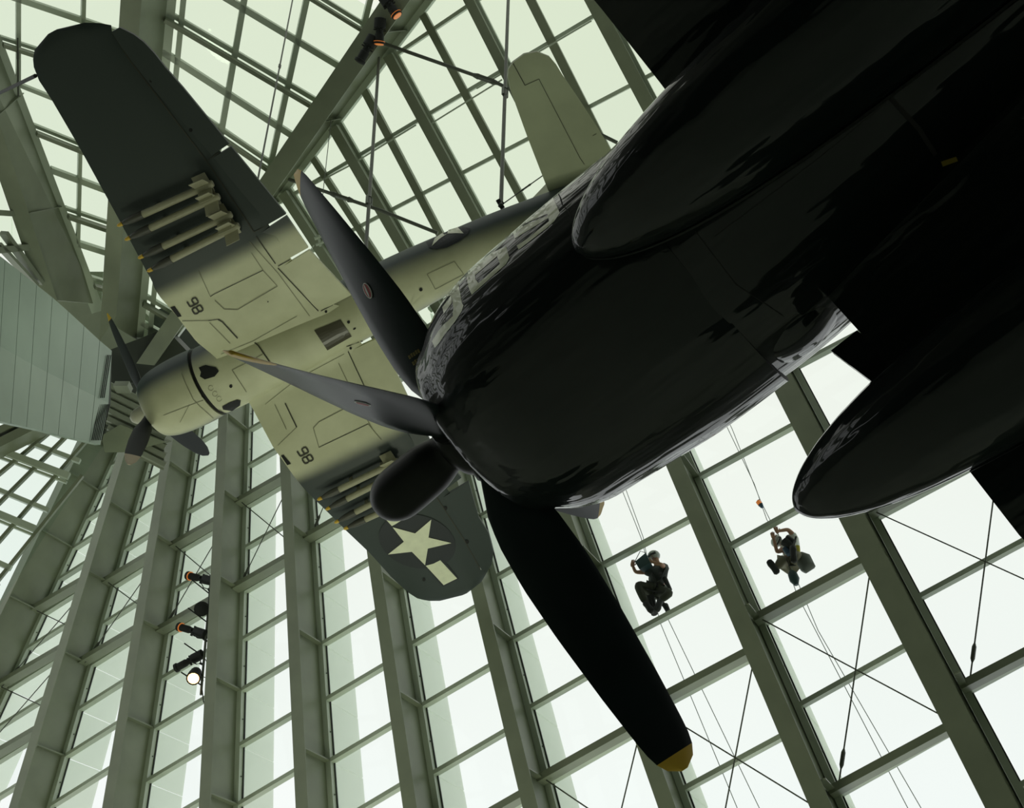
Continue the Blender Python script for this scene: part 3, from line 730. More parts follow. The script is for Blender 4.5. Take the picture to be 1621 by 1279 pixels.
surf('aileron', [(177, 50), (190, 43), (212, 54), (228, 66), (245, 84), (262, 106), (290, 138), (363, 227), (328, 250), (205, 93)], wp, None)
surf('flap', [(330, 254), (366, 231), (453, 338), (404, 366)], wp)
surf('flap', [(407, 372), (454, 341), (488, 391), (438, 419)], wp)
surf('flap', [(441, 425), (490, 395), (556, 466), (506, 492)], wp)
surf('flap', [(553, 555), (601, 533), (650, 636), (683, 700), (640, 722), (600, 655), (580, 615)], wp)
surf('flap', [(643, 726), (686, 704), (730, 755), (690, 785)], wp)
surf('aileron', [(694, 790), (742, 762), (758, 818), (773, 842), (781, 873), (778, 892), (770, 905), (763, 902), (733, 848)], wp)
# tailplane, fin
zt = -.30
def zp(pts, z): return [A.loc(p, z) for p in pts]
tlp = zp([(805, 110), (812, 99), (830, 86), (850, 82), (870, 90), (881, 103), (890, 118), (920, 162), (948, 205), (972, 245), (985, 300), (900, 330), (868, 302), (835, 217), (808, 142), (804, 122)], zt)
tp = adopt(slab(tlp, .09, 0).build('tailplane', M['tail'], None), corsair); tag(tp, 'rounded tailplane seen from below')
mirp = [V((p.x, -p.y, p.z)) for p in reversed(tlp)]
tp2 = adopt(slab(mirp, .09, 0).build('tailplane', M['tail'], None), corsair)
fin = adopt(slab([V((-7.6, 0, 0)), V((-8.6, 0, 0)), V((-9.3, 0, 0)), V((-9.9, 0, 0)), V((-10.0, 0, 0))], .05).build('_', M['tail'], None), corsair)
bpy.data.objects.remove(fin)
fv = [(-7.3, -.3), (-8.3, -1.35), (-8.8, -1.55), (-9.5, -1.45), (-10.1, -.6), (-10.0, 0)]
fm = MB(); fm.add([V((x, y, z)) for y in (-.05, .05) for x, z in fv], [tuple(range(6)), tuple(range(11, 5, -1))] + [(k, (k + 1) % 6, (k + 1) % 6 + 6, k + 6) for k in range(6)])
adopt(fm.build('fin', M['tail'], None), corsair)
bpy.context.view_layer.update()
B98 = bvh_of([wl, wr, fus, cowl]); Bt = bvh_of([tp])
def D98(name, polys, m, off=.012, b=None, lab=None):
    o = decal(name, polys, b or B98, M[m], corsair, off)
    if lab: tag(o, lab)
    return o
# insignia under the right wing
s0 = (480, 680); k_ = 4.568
def c5(pts): return [(480 + x / k_, 680 + y / k_) for x, y in pts]
D98('insignia_disc', [disc((660.5, 856.5), 62, 42, 28, math.radians(14))], 'navy', .012)
for q in ([(570, 635), (640, 570), (690, 560), (745, 640), (640, 700)], [(880, 985), (1000, 925), (1125, 1075), (1010, 1135)]): D98('insignia_border', [c5(q)], 'navy', .014)
for q in ([(575, 620), (690, 563), (738, 640), (700, 658), (665, 680), (640, 693)], [(885, 980), (940, 965), (990, 940), (1112, 1072), (1015, 1120)]): D98('insignia_bar', [c5(q)], 'cream', .018)
star = c5([(925, 645), (905, 775), (1070, 815), (900, 855), (880, 975), (785, 878), (612, 897), (727, 805), (645, 700), (808, 745)])
D98('insignia_star', [star], 'cream', .022)
# fuselage star
c6 = lambda pts: [(670 + x / 4.263, 280 + y / 4.263) for x, y in pts]
D98('insignia_disc', [c6([(20, 445), (100, 400), (200, 355), (270, 340), (320, 350), (300, 390), (240, 440), (160, 480), (90, 492), (40, 480)])], 'navy', .012)
D98('insignia_star', [c6([(60, 472), (80, 420), (150, 372), (235, 345), (275, 386), (225, 385), (165, 388), (110, 425)])], 'cream', .018)
# 98 numerals (stroke digits on the gear doors)
def digit(ch, o, r, u):
    g = {'9': [(0, .0), (.55, .0), (.6, .1), (.6, .9), (.5, 1), (.1, 1), (0, .9), (0, .6), (.1, .5), (.6, .5)],
         '8': [(.1, .5), (0, .6), (0, .9), (.1, 1), (.5, 1), (.6, .9), (.6, .6), (.5, .5), (.1, .5), (0, .4), (0, .1), (.1, 0), (.5, 0), (.6, .1), (.6, .4), (.5, .5)]}[ch]
    return [(o[0] + r[0] * x + u[0] * y, o[1] + r[1] * x + u[1] * y) for x, y in g]
def n98(o):
    r = (8.6, 13.8); u = (13.5, -7.0); P = []
    P += strip(digit('9', o, r, u), 2.6); P += strip(digit('8', (o[0] + r[0] * .86, o[1] + r[1] * .86), r, u), 2.6); return P
D98('numeral', n98((296, 477)), 'line', .013, lab='black number 98'); D98('numeral', n98((470.5, 714)), 'line', .013, lab='black number 98')
# openings and panel lines
D98('exhaust_opening', [[(315, 582), (326, 578), (342, 581.6), (347, 587.6), (340, 596), (324.7, 600.5), (317, 596), (318.6, 589)]], 'hole')
D98('exhaust_opening', [[(351.6, 642.8), (362, 637), (375, 631.9), (381, 633.4), (379.7, 641), (367, 649.8), (353, 647.5)]], 'hole')
D98('belly_window', [[(497.4, 523), (539, 505.7), (556.5, 532), (518, 554)]], 'window')
D98('intake', [[(269.6, 486), (276.5, 484), (287.7, 500), (281.6, 501.5)]], 'hole'); D98('intake', [[(445, 721), (449, 719.5), (461, 734), (455, 736)]], 'hole')
dk = [([(333, 469), (339, 465)], 1), ([(339, 465), (416, 427.5)], 1), ([(345, 505), (352, 509), (376, 535)], 2), ([(330, 507), (345, 505)], 1),
    ([(403, 542), (409, 547), (418, 560), (428, 574), (440, 590), (449, 600)], 2), ([(451.4, 638), (470, 676.4)], 1.8), ([(505, 708), (582.8, 671)], 1),
    ([(393, 353), (402, 367)], 2), ([(405.6, 374), (436, 417)], 1.6), ([(440, 424), (504, 492)], 1.6), ([(551, 556), (579.5, 617), (600, 650)], 1.4), ([(548, 548), (600, 531)], 1), ([(402, 367), (453, 341)], 1.2),
    ([(178, 52), (205, 95), (326, 253), (400, 363)], 1.8), ([(690, 785), (732, 850), (761, 902), (776, 900)], 1.4), ([(330, 253), (362, 230)], 1.2), ([(508, 492), (556, 467)], 1.2), ([(440, 421), (490, 393)], 1.2),
    ([(298, 560), (300, 576), (306, 600), (320, 627), (337, 644), (355, 654), (369, 654)], 2.2)]
many('panel_gap', dk, B98, M['line'], corsair, .012)
sf = [([(416, 427.5), (439, 452.5)], .8), ([(439, 452.5), (376, 489.5), (355, 489), (340, 475)], 1.2), ([(331.5, 510), (364, 543)], .9), ([(288.5, 507.5), (330, 507)], .9), ([(367.7, 586), (416, 561)], .9),
    ([(367.7, 586), (390, 620)], .9), ([(435, 640), (453.6, 679.7)], .9), ([(496, 677.5), (505, 667.7), (549, 644.7)], 1.2), ([(582.8, 671), (603.6, 696)], .9), ([(676, 434), (719, 414), (734, 434), (689, 457.5), (676, 434)], .8),
    ([(287.5, 591), (294, 607), (306, 632), (315.6, 642), (337.5, 661.6)], .8), ([(259, 657), (325, 632)], .8), ([(470, 676), (440, 705)], .8), ([(315, 430), (333, 469)], .8), ([(398, 400), (416, 427)], .8), ([(395, 382), (440, 432), (490, 500)], .8),
    ([(536, 575), (560, 625), (590, 680)], .8), ([(496, 677.5), (505, 708)], .8), ([(300, 640), (285, 668)], .7), ([(350, 560), (400, 540), (470, 500)], .7), ([(420, 640), (470, 600), (545, 560)], .7),
    (disc((334, 614), 4, 4, 10), .6), (disc((340.5, 623), 4, 4, 10), .6), (disc((347, 631), 4, 4, 10), .6)]
many('panel_seam', sf, B98, M['smudge'], corsair, .012)
for q in [disc((365.6, 611), 2.6), disc((424, 477), 1), disc((551.7, 509.6), 2.4), disc((561, 520), 2.6, 1.3, rot=-.5), disc((666, 458), 2.8), disc((555, 551), 2), disc((516, 493), 2), disc((705, 804), 3), disc((739, 857), 3.2), disc((671, 917), 2.6),
    disc((204, 81), 2.6), disc((239, 128), 2.6), disc((302, 206), 3)]: D98('port', [q], 'hole')
tl = [([(812, 100), (831, 135)], 1.2), ([(831, 135), (853, 125)], .9), ([(853, 125), (918, 250)], .8), ([(918, 250), (925, 260)], .8), ([(938, 215), (950, 208)], .8)]
many('hinge_line', tl, Bt, M['line'], corsair, .008)
# short antenna, tie-down bracket
am = MB(); p0 = A.loc((648, 487), .52); am.tube([p0, p0 + V((-.12, 0, .35))], .012, 6); adopt(am.build('antenna', M['dark'], None), corsair)
for wpx in [(455, 562, 8)]: pass
# rockets under both wings
def rocket(tip, joint, side_n, lab, body_to=1.42):
    z0 = lambda x, y: g98(y) + .26
    P0 = A.loc(tip, z0); P1 = A.loc(joint, z0); d = (P1 - P0); d.normalize()
    d = V((d.x, d.y, d.z * .3)).normalized()
    root = tag(empty('rocket', M98 @ P0), lab, 'rocket', 'rockets under the wings')
    rm = M98.to_3x3(); X = d; Y = V((0, 0, 1)).cross(X).normalized(); Z = X.cross(Y)
    loc = Matrix((X, Y, Z)).transposed(); root.matrix_world = Matrix.Translation(M98 @ P0) @ (rm @ loc).to_4x4()
    def rev(prof, n=14): return loft([[V((x, r * math.cos(2 * math.pi * k / n), r * math.sin(2 * math.pi * k / n))) for k in range(n)] for x, r in prof])
    j = .46
    adopt(rev([(0, .004), (.03, .03), (.10, .036), (.115, .012)]).build('fuze_tip', M['yellow'], None, True), root)
    adopt(rev([(.09, .022), (.16, .045), (.28, .066), (.4, .070), (j + .01, .070)]).build('warhead', M['nose'], None, True), root)
    bd = adopt(rev([(j, .056), (j + .01, .062), (1.72, .062), (1.74, .045)]).build('motor_tube', M['rocket'], None, True), root)
    for k in range(4):
        a = math.pi / 4 + k * math.pi / 2; y, z = math.cos(a), math.sin(a); fm = MB()
        e = V((0, y, z)); t = V((0, -z, y)) * .006
        fm.add([V((1.45, 0, 0)) + e * .05 + t * s for s in (-1, 1)] + [V((1.42, 0, 0)) + e * .24 + t * s for s in (-1, 1)] + [V((1.70, 0, 0)) + e * .05 + t * s for s in (-1, 1)] + [V((1.66, 0, 0)) + e * .24 + t * s for s in (-1, 1)], BOXF)
        adopt(fm.build('fin', M['rocket'], None), root)
    for x in (.72, 1.38):
        pm = MB(); pm.bar(V((x, 0, -.05)), V((x, 0, -.22)), V((.07, 0, 0)), V((0, .025, 0))); adopt(pm.build('pylon', M['rocket'], None), root)
    return root
nm = ['outermost', 'second from the tip end', 'third from the tip end', 'innermost']
for (t_, j_, k) in [((184.8, 357.8), (221, 341.7), 0), ((197, 380), (232.5, 363.5), 1), ((218, 409), (254, 392), 2), ((232.5, 430), (268, 412), 3)]:
    rocket(t_, j_, -1, 'cream rocket with yellow fuze under the plain dark wing, ' + nm[k])
for (t_, j_, k) in [((501.9, 791.6), (533.6, 776.3), 3), ((515, 807), (545.6, 791.6), 2), ((529, 828), (560, 812), 1), ((543.5, 838), (573, 824.5), 0)]:
    rocket(t_, j_, 1, 'cream rocket with yellow fuze under the star-marked wing, ' + nm[k])

# ================================================================ BLACK AIRCRAFT OVERHEAD
MBK = frame((-.74518, .62086, .24338), None, (-.40773, -.13539, -.903), (-.2359, .1685, 6.066))
K = Craft(MBK)
blk = tag(empty('fighter_aircraft', V()), 'glossy black propeller fighter close overhead with white side number', 'aircraft'); blk.matrix_world = MBK
bpy.context.view_layer.update()
rows = [(-.10, .44, .03), (-.055, .475, .035), (-.09, .52, .04), (-.16, .555, .045), (-.26, .62, .05), (-.40, .675, .055), (-.60, .702, .055), (-.85, .715, .07), (-1.12, .725, .085), (-1.48, .722, .095)]
bc = adopt(loft([ell(r[0], r[1], r[1], 0, r[2], n=64) for r in smoothrows(rows, 4)]).build('cowling', M['black'], None, True), blk)
bc.data.materials.append(M['hole']); bc.data.polygons[-1].material_index = 1; bc.data.polygons[-2].material_index = 1
rows = [(-1.40, .69, .70, 0, .09), (-1.8, .69, .74, .02, .09), (-2.4, .66, .80, .02, .06), (-3.4, .60, .80, 0, 0), (-4.6, .54, .72, -.02, 0), (-6, .44, .56, -.05, 0), (-7.4, .33, .42, -.1, 0), (-8.8, .18, .28, -.15, 0), (-9.8, .05, .12, -.2, 0)]
bf = adopt(loft([ell(r[0], r[1], r[2], r[3], r[4], n=64, p=2.2) for r in smoothrows(rows, 5)]).build('fuselage', M['black'], None, True), blk)
# exhaust blister / cowl flap on the right side
bm_ = adopt(loft([ell(x, ry, rz, zc, yc, n=20) for x, ry, rz, zc, yc in smoothrows([(-1.46, .03, .10, .12, .70), (-1.55, .10, .2, .12, .69), (-1.7, .135, .25, .12, .675), (-1.88, .10, .22, .12, .66), (-2.1, .03, .1, .12, .63)], 4)]).build('exhaust_fairing', M['black'], None, True), blk)
# wing
def gk(y): return interp([(0, .30), (.8, .34), (1.5, .55), (2.2, .70), (2.7, .68), (6.3, .1)], abs(y))
LEk = [(.3, -1.86), (1.0, -1.875), (1.6, -1.85), (2.05, -1.83), (3.2, -1.95), (5, -2.25), (5.9, -2.6), (6.2, -3.0), (6.25, -3.3)]
TEk = [(.3, -4.5), (2.2, -4.45), (4, -4.3), (5.4, -4.05), (6.0, -3.8), (6.25, -3.35)]
LEkl = [(.3, -1.9), (.7, -1.92), (1.1, -1.93), (2.2, -1.93)] + LEk[4:]
bwl = adopt(wingmesh(LEkl, TEk, gk, lambda y: .46 - .05 * y, .2, 6.25, 40, side=-1).build('wing', M['black'], None, True), blk)
bwr = adopt(wingmesh(LEk, TEk, gk, lambda y: .46 - .05 * y, .2, 6.25, 40, side=1).build('wing', M['black'], None, True), blk)
# wing-root intake lip, tailplanes, fin
im = MB(); a0, a1 = V((-1.80, .93, .30)), V((-1.86, 1.22, .42)); im.bar(a0, a1, V((.14, 0, 0)), V((0, 0, .10))); adopt(im.build('intake_lip', M['black'], None), blk)
for s_ in (-1, 1):
    q = [V((-7.6, .2 * s_, -.35)), V((-8.0, 1.9 * s_, -.35)), V((-8.3, 2.3 * s_, -.35)), V((-8.8, 2.4 * s_, -.35)), V((-9.2, 2.1 * s_, -.35)), V((-9.4, .2 * s_, -.35))]
    if s_ > 0: q.reverse()
    adopt(slab(q, .09).build('tailplane', M['black'], None), blk)
fm = MB(); fm.add([V((x, y, z)) for y in (-.05, .05) for x, z in fv], [tuple(range(6)), tuple(range(11, 5, -1))] + [(k, (k + 1) % 6, (k + 1) % 6 + 6, k + 6) for k in range(6)])
adopt(fm.build('fin', M['black'], None), blk)
# propeller
dome = adopt(loft([ell(x, r, r, n=28) for x, r in smoothrows([(.10, .125), (.16, .115), (.22, .13), (.30, .145), (.48, .15), (.56, .14), (.62, .11), (.66, .065), (.675, .01)], 3)]).build('propeller_dome', M['blackmatte'], None, True), blk)
hb = adopt(loft([ell(x, r, r, n=28) for x, r in smoothrows([(-.14, .15), (-.1, .2), (.02, .215), (.1, .19), (.14, .13)], 3)]).build('hub_barrel', M['blackmatte'], None, True), blk)
chk = [(.06, .075), (.14, .14), (.24, .175), (.38, .19), (.55, .185), (.75, .165), (.88, .145), (.94, .13), (.97, .105), (.99, .07), (1, .02)]
EF = V((1, 0, 0))
def toloc(px, depth): return MBK.inverted() @ W(ray(px) * depth)
tips = {'A': toloc((467, 277), 1.1165 * 6.066), 'C': toloc((1084, 1218), .8835 * 6.066), 'B': toloc((367, 558), .74 * 6.066), 'D': toloc((955, 797), 1.30 * 6.066)}
blabs = {'A': 'blade rising past the other fighter, red oval decal', 'B': 'blade seen almost edge-on, pointing left', 'C': 'long blade silhouetted against the glass wall, yellow tip', 'D': 'blade behind the cowling, only its tip showing'}
blades = {}
for k_n, tp_ in tips.items():
    e = V((0, tp_.y, tp_.z)).normalized(); sw = (tp_ - e * tp_.length)
    e = tp_.normalized()
    blades[k_n] = blade(blk, e, EF, tp_.length, [(q, c * {'A': 1.06, 'B': 1.0}.get(k_n, 1)) for q, c in chk], r0=.16, beta0=80, beta1=38, n=24, m='propgrey', tipm='yellow', tipl=.105, th=.12)
    sk = MB(); sk.tube([e * .12, e * .24], .085, 14); adopt(sk.build('blade_socket', M['blackmatte'], None, True), blk)
    tag(blades[k_n], blabs[k_n])
bpy.context.view_layer.update()
for k_n, dd in {'A': [('decal_oval', disc((583, 460), 13.5, 5.6, 18, math.radians(66)), 'white', .006), ('decal_oval', disc((583, 460), 11.8, 4.4, 18, math.radians(66)), 'red', .008), ('decal_oval', disc((582.5, 460), 11, 1.2, 12, math.radians(66)), 'white', .010)],
                'B': [('decal_oval', disc((574, 638), 14, 2.4, 16, math.radians(14)), 'white', .004), ('decal_oval', disc((574, 638), 11, 1.4, 16, math.radians(14)), 'red', .006)]}.items():
    bb_ = bvh_of([blades[k_n]])
    for nme, pl2, m_, of in dd: decal(nme, [pl2], bb_, M[m_], blk, of, 5)
bb_ = bvh_of([blades['A']]); st = []
for r_, (n_, o1) in enumerate([(5, 0), (4, 1), (4, 3)]):   # worn stencil rows
    for q in range(n_):
        cx_, cy_ = 647 + q * 3.6 + r_ * 6.2, 563 - q * 2.4 + r_ * 9 + o1
        for sx in (0, 1.7): st += strip([(cx_ + sx * .9, cy_ - sx * .5), (cx_ + sx * .9 + 2.6, cy_ + 5.2 - sx * .5)], .9)
        st += strip([(cx_, cy_), (cx_ + 2.2, cy_ - 1.2)], .9) if q % 2 else strip([(cx_ + 2.4, cy_ + 4.8), (cx_ + 4.4, cy_ + 3.8)], .9)
tag(decal('stencil', st, bb_, M['yellowdk'], blk, .004, 5), 'worn yellow stencil lettering')
# white side number 309 on the cowling, painted strokes laid on its surface
BK = bvh_of([bc, bf])
o_ = lambda pts: [(670 + x / 4.263, 280 + y / 4.263) for x, y in pts]
D_ = lambda n, ps, m='cream', of=.0015, lab=None: tag(decal(n, ps, BK, M[m], blk, of, 6), lab)
D_('numeral', [o_([(60, 1110), (100, 1045), (135, 1000), (165, 975), (200, 940), (222, 968), (190, 1010), (150, 1060), (110, 1120), (80, 1155)]),
    o_([(200, 940), (262, 850), (272, 868), (262, 905), (222, 968)]), o_([(188, 780), (238, 712), (262, 850), (230, 900), (200, 940), (205, 880)]),
    o_([(130, 880), (190, 800), (195, 850), (140, 925)]), o_([(150, 815), (238, 705), (240, 735), (190, 800)])], lab='pale number 3 with squared strokes')
D_('numeral', [o_([(290, 650), (345, 605), (352, 690), (385, 735), (328, 797), (305, 740)]), o_([(345, 605), (460, 515), (560, 470), (545, 500), (500, 535), (350, 665)]),
    o_([(500, 535), (560, 470), (582, 545), (560, 590), (530, 600), (518, 588)]), o_([(372, 722), (518, 588), (560, 590), (480, 660), (330, 795)])], lab='pale number 0 with squared corners')
D_('numeral', [o_([(608, 375), (640, 345), (690, 315), (670, 330), (680, 352), (618, 418)]), o_([(640, 345), (825, 195), (840, 250), (672, 322)]),
    o_([(822, 190), (878, 142), (922, 245), (885, 300), (850, 300), (838, 250)]), o_([(680, 330), (845, 262), (842, 280), (618, 418), (612, 395)]),
    o_([(632, 465), (700, 420), (850, 300), (885, 300), (830, 350), (645, 492)])], lab='pale number 9 with squared strokes')
gp = strip(o_([(905, 95), (925, 140), (940, 190), (975, 225), (1000, 275)]), 1.6)
D_('panel_gap', gp, 'hole', .003)
BK2 = bvh_of([bwl, bwr, bf, bc])
D_2 = lambda n, ps, m, of=.004: decal(n, ps, BK2, M[m], blk, of, 8)
for q in ([(1100, 365), (1165, 450), (1240, 500)], [(1405, 150), (1455, 205), (1480, 245)], [(1130, 375), (1290, 255), (1400, 165)]): D_2('panel_seam', strip(q, 1.2 if q[0][0] != 1405 else 8), 'hole')
D_2('data_plate', [[(1488, 255), (1512, 247), (1515, 254), (1491, 263)]], 'yellowdk', .006)
# drop tanks
def tank(b0, c0, R, nose_px, lab, b_aft):
    tipa = K.loc(nose_px, c0).x; root = tag(empty('drop_tank', MBK @ V((tipa, b0, c0))), lab, 'fuel tank'); root.matrix_world = MBK @ Matrix.Translation((tipa, b0, c0))
    L = 4.2; prof = [(0, .01), (.02, .055), (.06, .10), (.14, .155), (.28, .215), (.48, .268), (.75, .31), (1.1, .34), (1.6, .355), (2.2, .35), (2.9, .30), (3.6, .19), (4.1, .05)]
    rw = smoothrows([(-x, r * R / .355, b_aft * x) for x, r in prof], 4)
    o = adopt(loft([ell(x, r, r, 0, yc, n=40) for x, r, yc in rw]).build('tank_body', M['black'], None, True), root)
    rim = MB(); pts = [V((x, yc, -r * .99)) for x, r, yc in rw]; 
    sm = loft([[V((x, yc + (r + .006) * math.cos(a) , (r + .006) * math.sin(a))) for x, r, yc in rw[2:-2]] for a in (math.radians(-6), math.radians(-3), math.radians(0))], closed=False, cap0=False, cap1=False)
    adopt(sm.build('seam_band', M['gasket'], None, True), root)
    py = MB(); py.bar(V((-1.2, 0, -.25)), V((-2.4, 0, -.25)), V((0, .07, 0)), V((0, 0, .5))); adopt(py.build('pylon', M['black'], None), root)
    return root
tank(-.02, .82, .34, (905, 388), 'glossy black drop tank beside the side number, nose rounded', .03)
tank(1.47, .86, .30, (1258, 806), 'glossy black drop tank against the glass wall, lower right', .03)

# ================================================================ STAGE LIGHTS
def lamp(axis_px, depth_fn, lab, group, lens='lens', dz=0.0, R=.095, anchor=None, kind='profile'):
    """theatre spotlight: tail px -> lens px; dz tilts the lens toward (-) or away from the viewer"""
    a, b = axis_px; P0 = depth_fn(a); P1 = depth_fn(b); P1 = ray(b) * (P1.z + dz)
    A_, B_ = W(P0), W(P1); L = (B_ - A_).length; d = (B_ - A_).normalized()
    root = tag(empty('spotlight', A_), lab, 'spotlight', group); bpy.context.view_layer.update()
    def P(n, mb, m, s=True): o = mb.build(n, M[m], None, s); return put(o, root)
    f = lambda t: A_ + d * L * t
    if kind == 'profile':
        P('lamp_housing', MB().tube([f(0), f(.03), f(.38), f(.42)], [R * .7, R * 1.15, R * 1.2, R * .8], 12), 'lampb')
        P('barrel', MB().tube([f(.40), f(.60), f(.62), f(.90), f(.92), f(1.0)], [R * .75, R * .75, R * .9, R * .9, R * 1.12, R * 1.12], 12), 'lampb')
        sh = MB(); s_ = d.orthogonal().normalized()
        for k in range(4):
            v = Matrix.Rotation(k * math.pi / 2 + .4, 3, d) @ s_; sh.bar(f(.45), f(.49), v * .02, d.cross(v) * .05, a0=R * 38, a1=R * 62, b0=-.5, b1=.5)
        o = P('shutter_handle', sh, 'lampb', False); o['kind'] = 'stuff'
    else:
        P('lamp_housing', MB().tube([f(0), f(.15), f(.7), f(1.0)], [R * .6, R * 1.1, R * 1.4, R * 1.45], 14), 'lampb')
    r_ = R * (1.0 if kind == 'profile' else 1.15)
    P('lens', MB().tube([f(.90 if lens == 'lens' else .995), f(1.0) + d * .012], [r_ * 1.02 if lens != 'lens' else R * 1.16, r_ * .9], 12), lens)
    s_ = d.cross(FW).normalized(); c = f(.42)
    up = d.cross(s_).normalized()
    anc = anchor or (c + s_ * .30)
    P('yoke', MB().tube([c - up * R * 1.3, c - up * R * 1.4 + (anc - c) * .6, c + (anc - c) * .75, c + up * R * 1.4 + (anc - c) * .6, c + up * R * 1.3], .012, 5), 'lampb')
    P('clamp', MB().tube([c + (anc - c) * .72, anc], .028, 7), 'lampb')
    P('power_cable', MB().tube([f(.02), f(.0) + V((.05, .02, -.12)), anc + V((.14, 0, -.06)), anc + V((.2, .02, -.16))], .009, 5), 'lampb')
    return root
dG = lambda px: ray(px) * (PW.hit(px) - PW.n * 1.25).z
pole = tag(empty('light_pole', W(dG((333, 922)))), 'thin vertical pipe carrying five stage lights on the left ribs', 'pole'); bpy.context.view_layer.update()
put(MB().tube([W(dG((334, 915))), W(dG((318, 1100)))], .028, 10).build('pipe', M['rod'], None, True), pole)
put(MB().tube([W(dG((320, 1092))), W(dG((322, 1110))), W(dG((330, 1128))), W(dG((337, 1140))), W(dG((338, 1152)))], .012, 6).build('loose_cable', M['lampb'], None, True), pole)
for y in (940, 985, 1040, 1085):
    x = 334 - (y - 915) * .0865; P0 = W(dG((x, y))); put(MB().tube([P0, W(PW.hit((x + 14, y + 3)) - PW.n * 1.0)], .016, 6).build('bracket', M['lampb'], None), pole)
ank = lambda px: W(dG(px))
g1 = 'stage lights on the thin pipe'
lamp(((341, 921), (297, 911)), dG, 'topmost stage light on the pipe, amber lens pointing left', g1, dz=-.1, anchor=ank((333, 938)))
lamp(((322, 962), (319, 964)), dG, 'round stage light facing the viewer, unlit, second from top of the pipe', g1, dz=-.32, R=.12, kind='can', lens='lampb', anchor=ank((331, 965)))
lamp(((327, 1005), (283, 992)), dG, 'stage light with amber lens pointing left, third on the pipe', g1, dz=-.1, anchor=ank((327, 1015)))
lamp(((322, 1034), (278, 1058)), dG, 'unlit stage light tilted down to the left, fourth on the pipe', g1, lens='lampb', dz=-.1, anchor=ank((322, 1052)))
lamp(((311, 1062), (306, 1074)), dG, 'lit stage light glowing warm at the foot of the pipe', g1, lens='lenslit', dz=-.32, R=.11, kind='can', anchor=ank((321, 1070)))
dN = lambda px: ray(px) * (PN.hit(px) - PN.n * 1.35).z
g2 = 'stage lights on the diagonal beam'
lamp(((592, 57), (569, 98)), dN, 'stage light pointing down left, lowest on the diagonal beam', g2, lens='lampb', dz=-.2, R=.12, anchor=W(ray((590, 55)) * 27.3))
lamp(((602, 28), (600, 70)), dN, 'stage light with amber rim in the middle of the diagonal beam cluster', g2, dz=-.05, R=.12, anchor=W(ray((604, 25)) * 27.3))
lamp(((606, -6), (629, 25)), dN, 'topmost stage light on the diagonal beam, amber rim at its right', g2, dz=-.05, R=.12, anchor=W(ray((612, -8)) * 27.3))

# ================================================================ CABLES AND RODS
def turnb(P, d, parent, r=.055, L=.42, w=1):
    o = MB(); s = d.orthogonal().normalized(); t = d.cross(s)
    o.tube([P - d * L * .5, P - d * L * .3], [.03 * w, .05 * w], 8); o.tube([P + d * L * .3, P + d * L * .5], [.05 * w, .03 * w], 8)
    for k in (-1, 1): o.bar(P - d * L * .36, P + d * L * .36, s * .028 * w, t * .05 * w, a0=k * r / .028 / w - .5, a1=k * r / .028 / w + .5)
    return put(o.build('turnbuckle', M['rod'], None), parent)
def cable(name, p, q, zp_, zq, r, lab, cat='cable', tb=(), grp=None):
    P0, P1 = W(ray(p) * zp_), W(ray(q) * zq); root = tag(empty(name, P1), lab, cat, grp); bpy.context.view_layer.update()
    put(MB().tube([P0, P1], r, 8).build('wire', M['lampb' if r == .03 else 'rod'], None, True), root)
    for t in tb: turnb(P0 + (P1 - P0) * t, (P1 - P0).normalized(), root, .055 if r > .03 else .02, .42 if r > .03 else .22, 1 if r > .03 else .4)
    return root
zA = lambda px, z: (R3.transposed() @ (M98 @ A.loc(px, z) - CAMP)).z
cable('suspension_cable', (806, -40), (793, 325), PN.hit((806, -40)).z - .2, zA((793, 325), -.55), .036, 'steel suspension cable with turnbuckle beside the rounded tailplane', tb=(.59,))
cable('suspension_cable', (600, 92), (576, 440), PN.hit((600, 92)).z - .9, zA((576, 440), -.5), .036, 'steel suspension cable with turnbuckle left of the fuselage star', tb=(.72,))
cable('suspension_wire', (467, -20), (408, 285), PM.hit((467, -20)).z - .5, zA((408, 285), .1), .016, 'thin hanging wire crossing the roof panes at the upper left', cat='wire', tb=(.50,))
cable('suspension_wire', (524, 190), (508, 335), PN.hit((524, 190)).z - .9, PN.hit((508, 335)).z - 3, .009, 'hair-thin wire hanging beside the raised propeller tip', cat='wire')
cable('suspension_wire', (0, 147), (56, 120), 21.0, zA((56, 120), .2), .03, 'dark wire running from the left edge to the dark wing tip', cat='wire')
cable('suspension_wire', (28, 60), (29, 153), PL.hit((28, 60)).z - .3, PL.hit((29, 153)).z - .9, .02, 'short pale rod with turnbuckle by the left edge', cat='wire', tb=(.3,))
cable('suspension_wire', (897, 193 + 58), (793, 325), zA((897, 251), -1.2), zA((793, 325), -.7), .010, 'thin stay wire from the tail to the cable foot', cat='wire', tb=(.62,))
def brod(p, q, t, tbs):
    P0, P1 = PN.hit(p) - PN.n * t, PN.hit(q) - PN.n * t
    o = MB().tube([W(P0), W(P1)], .045, 8).build('bracing_rod', M['rod'], win2, True)
    for tb in tbs:
        P = W(P0 + (P1 - P0) * tb); d = (W(P1) - W(P0)).normalized(); mb = MB(); s = d.orthogonal().normalized(); t_ = d.cross(s)
        mb.tube([P - d * .3, P - d * .18], [.05, .075], 8); mb.tube([P + d * .18, P + d * .3], [.075, .05], 8)
        for k in (-1, 1): mb.bar(P - d * .22, P + d * .22, s * .04, t_ * .07, a0=k * 1.7 - .5, a1=k * 1.7 + .5)
        mb.build('turnbuckle', M['rod'], o)
brod((605, 68), (802, 137), .8, (.90,)); brod((802, 137), (985, 228), .8, ()); brod((478, 284), (620, 332), .8, (.58,)); brod((620, 332), (708, 367), .8, ())
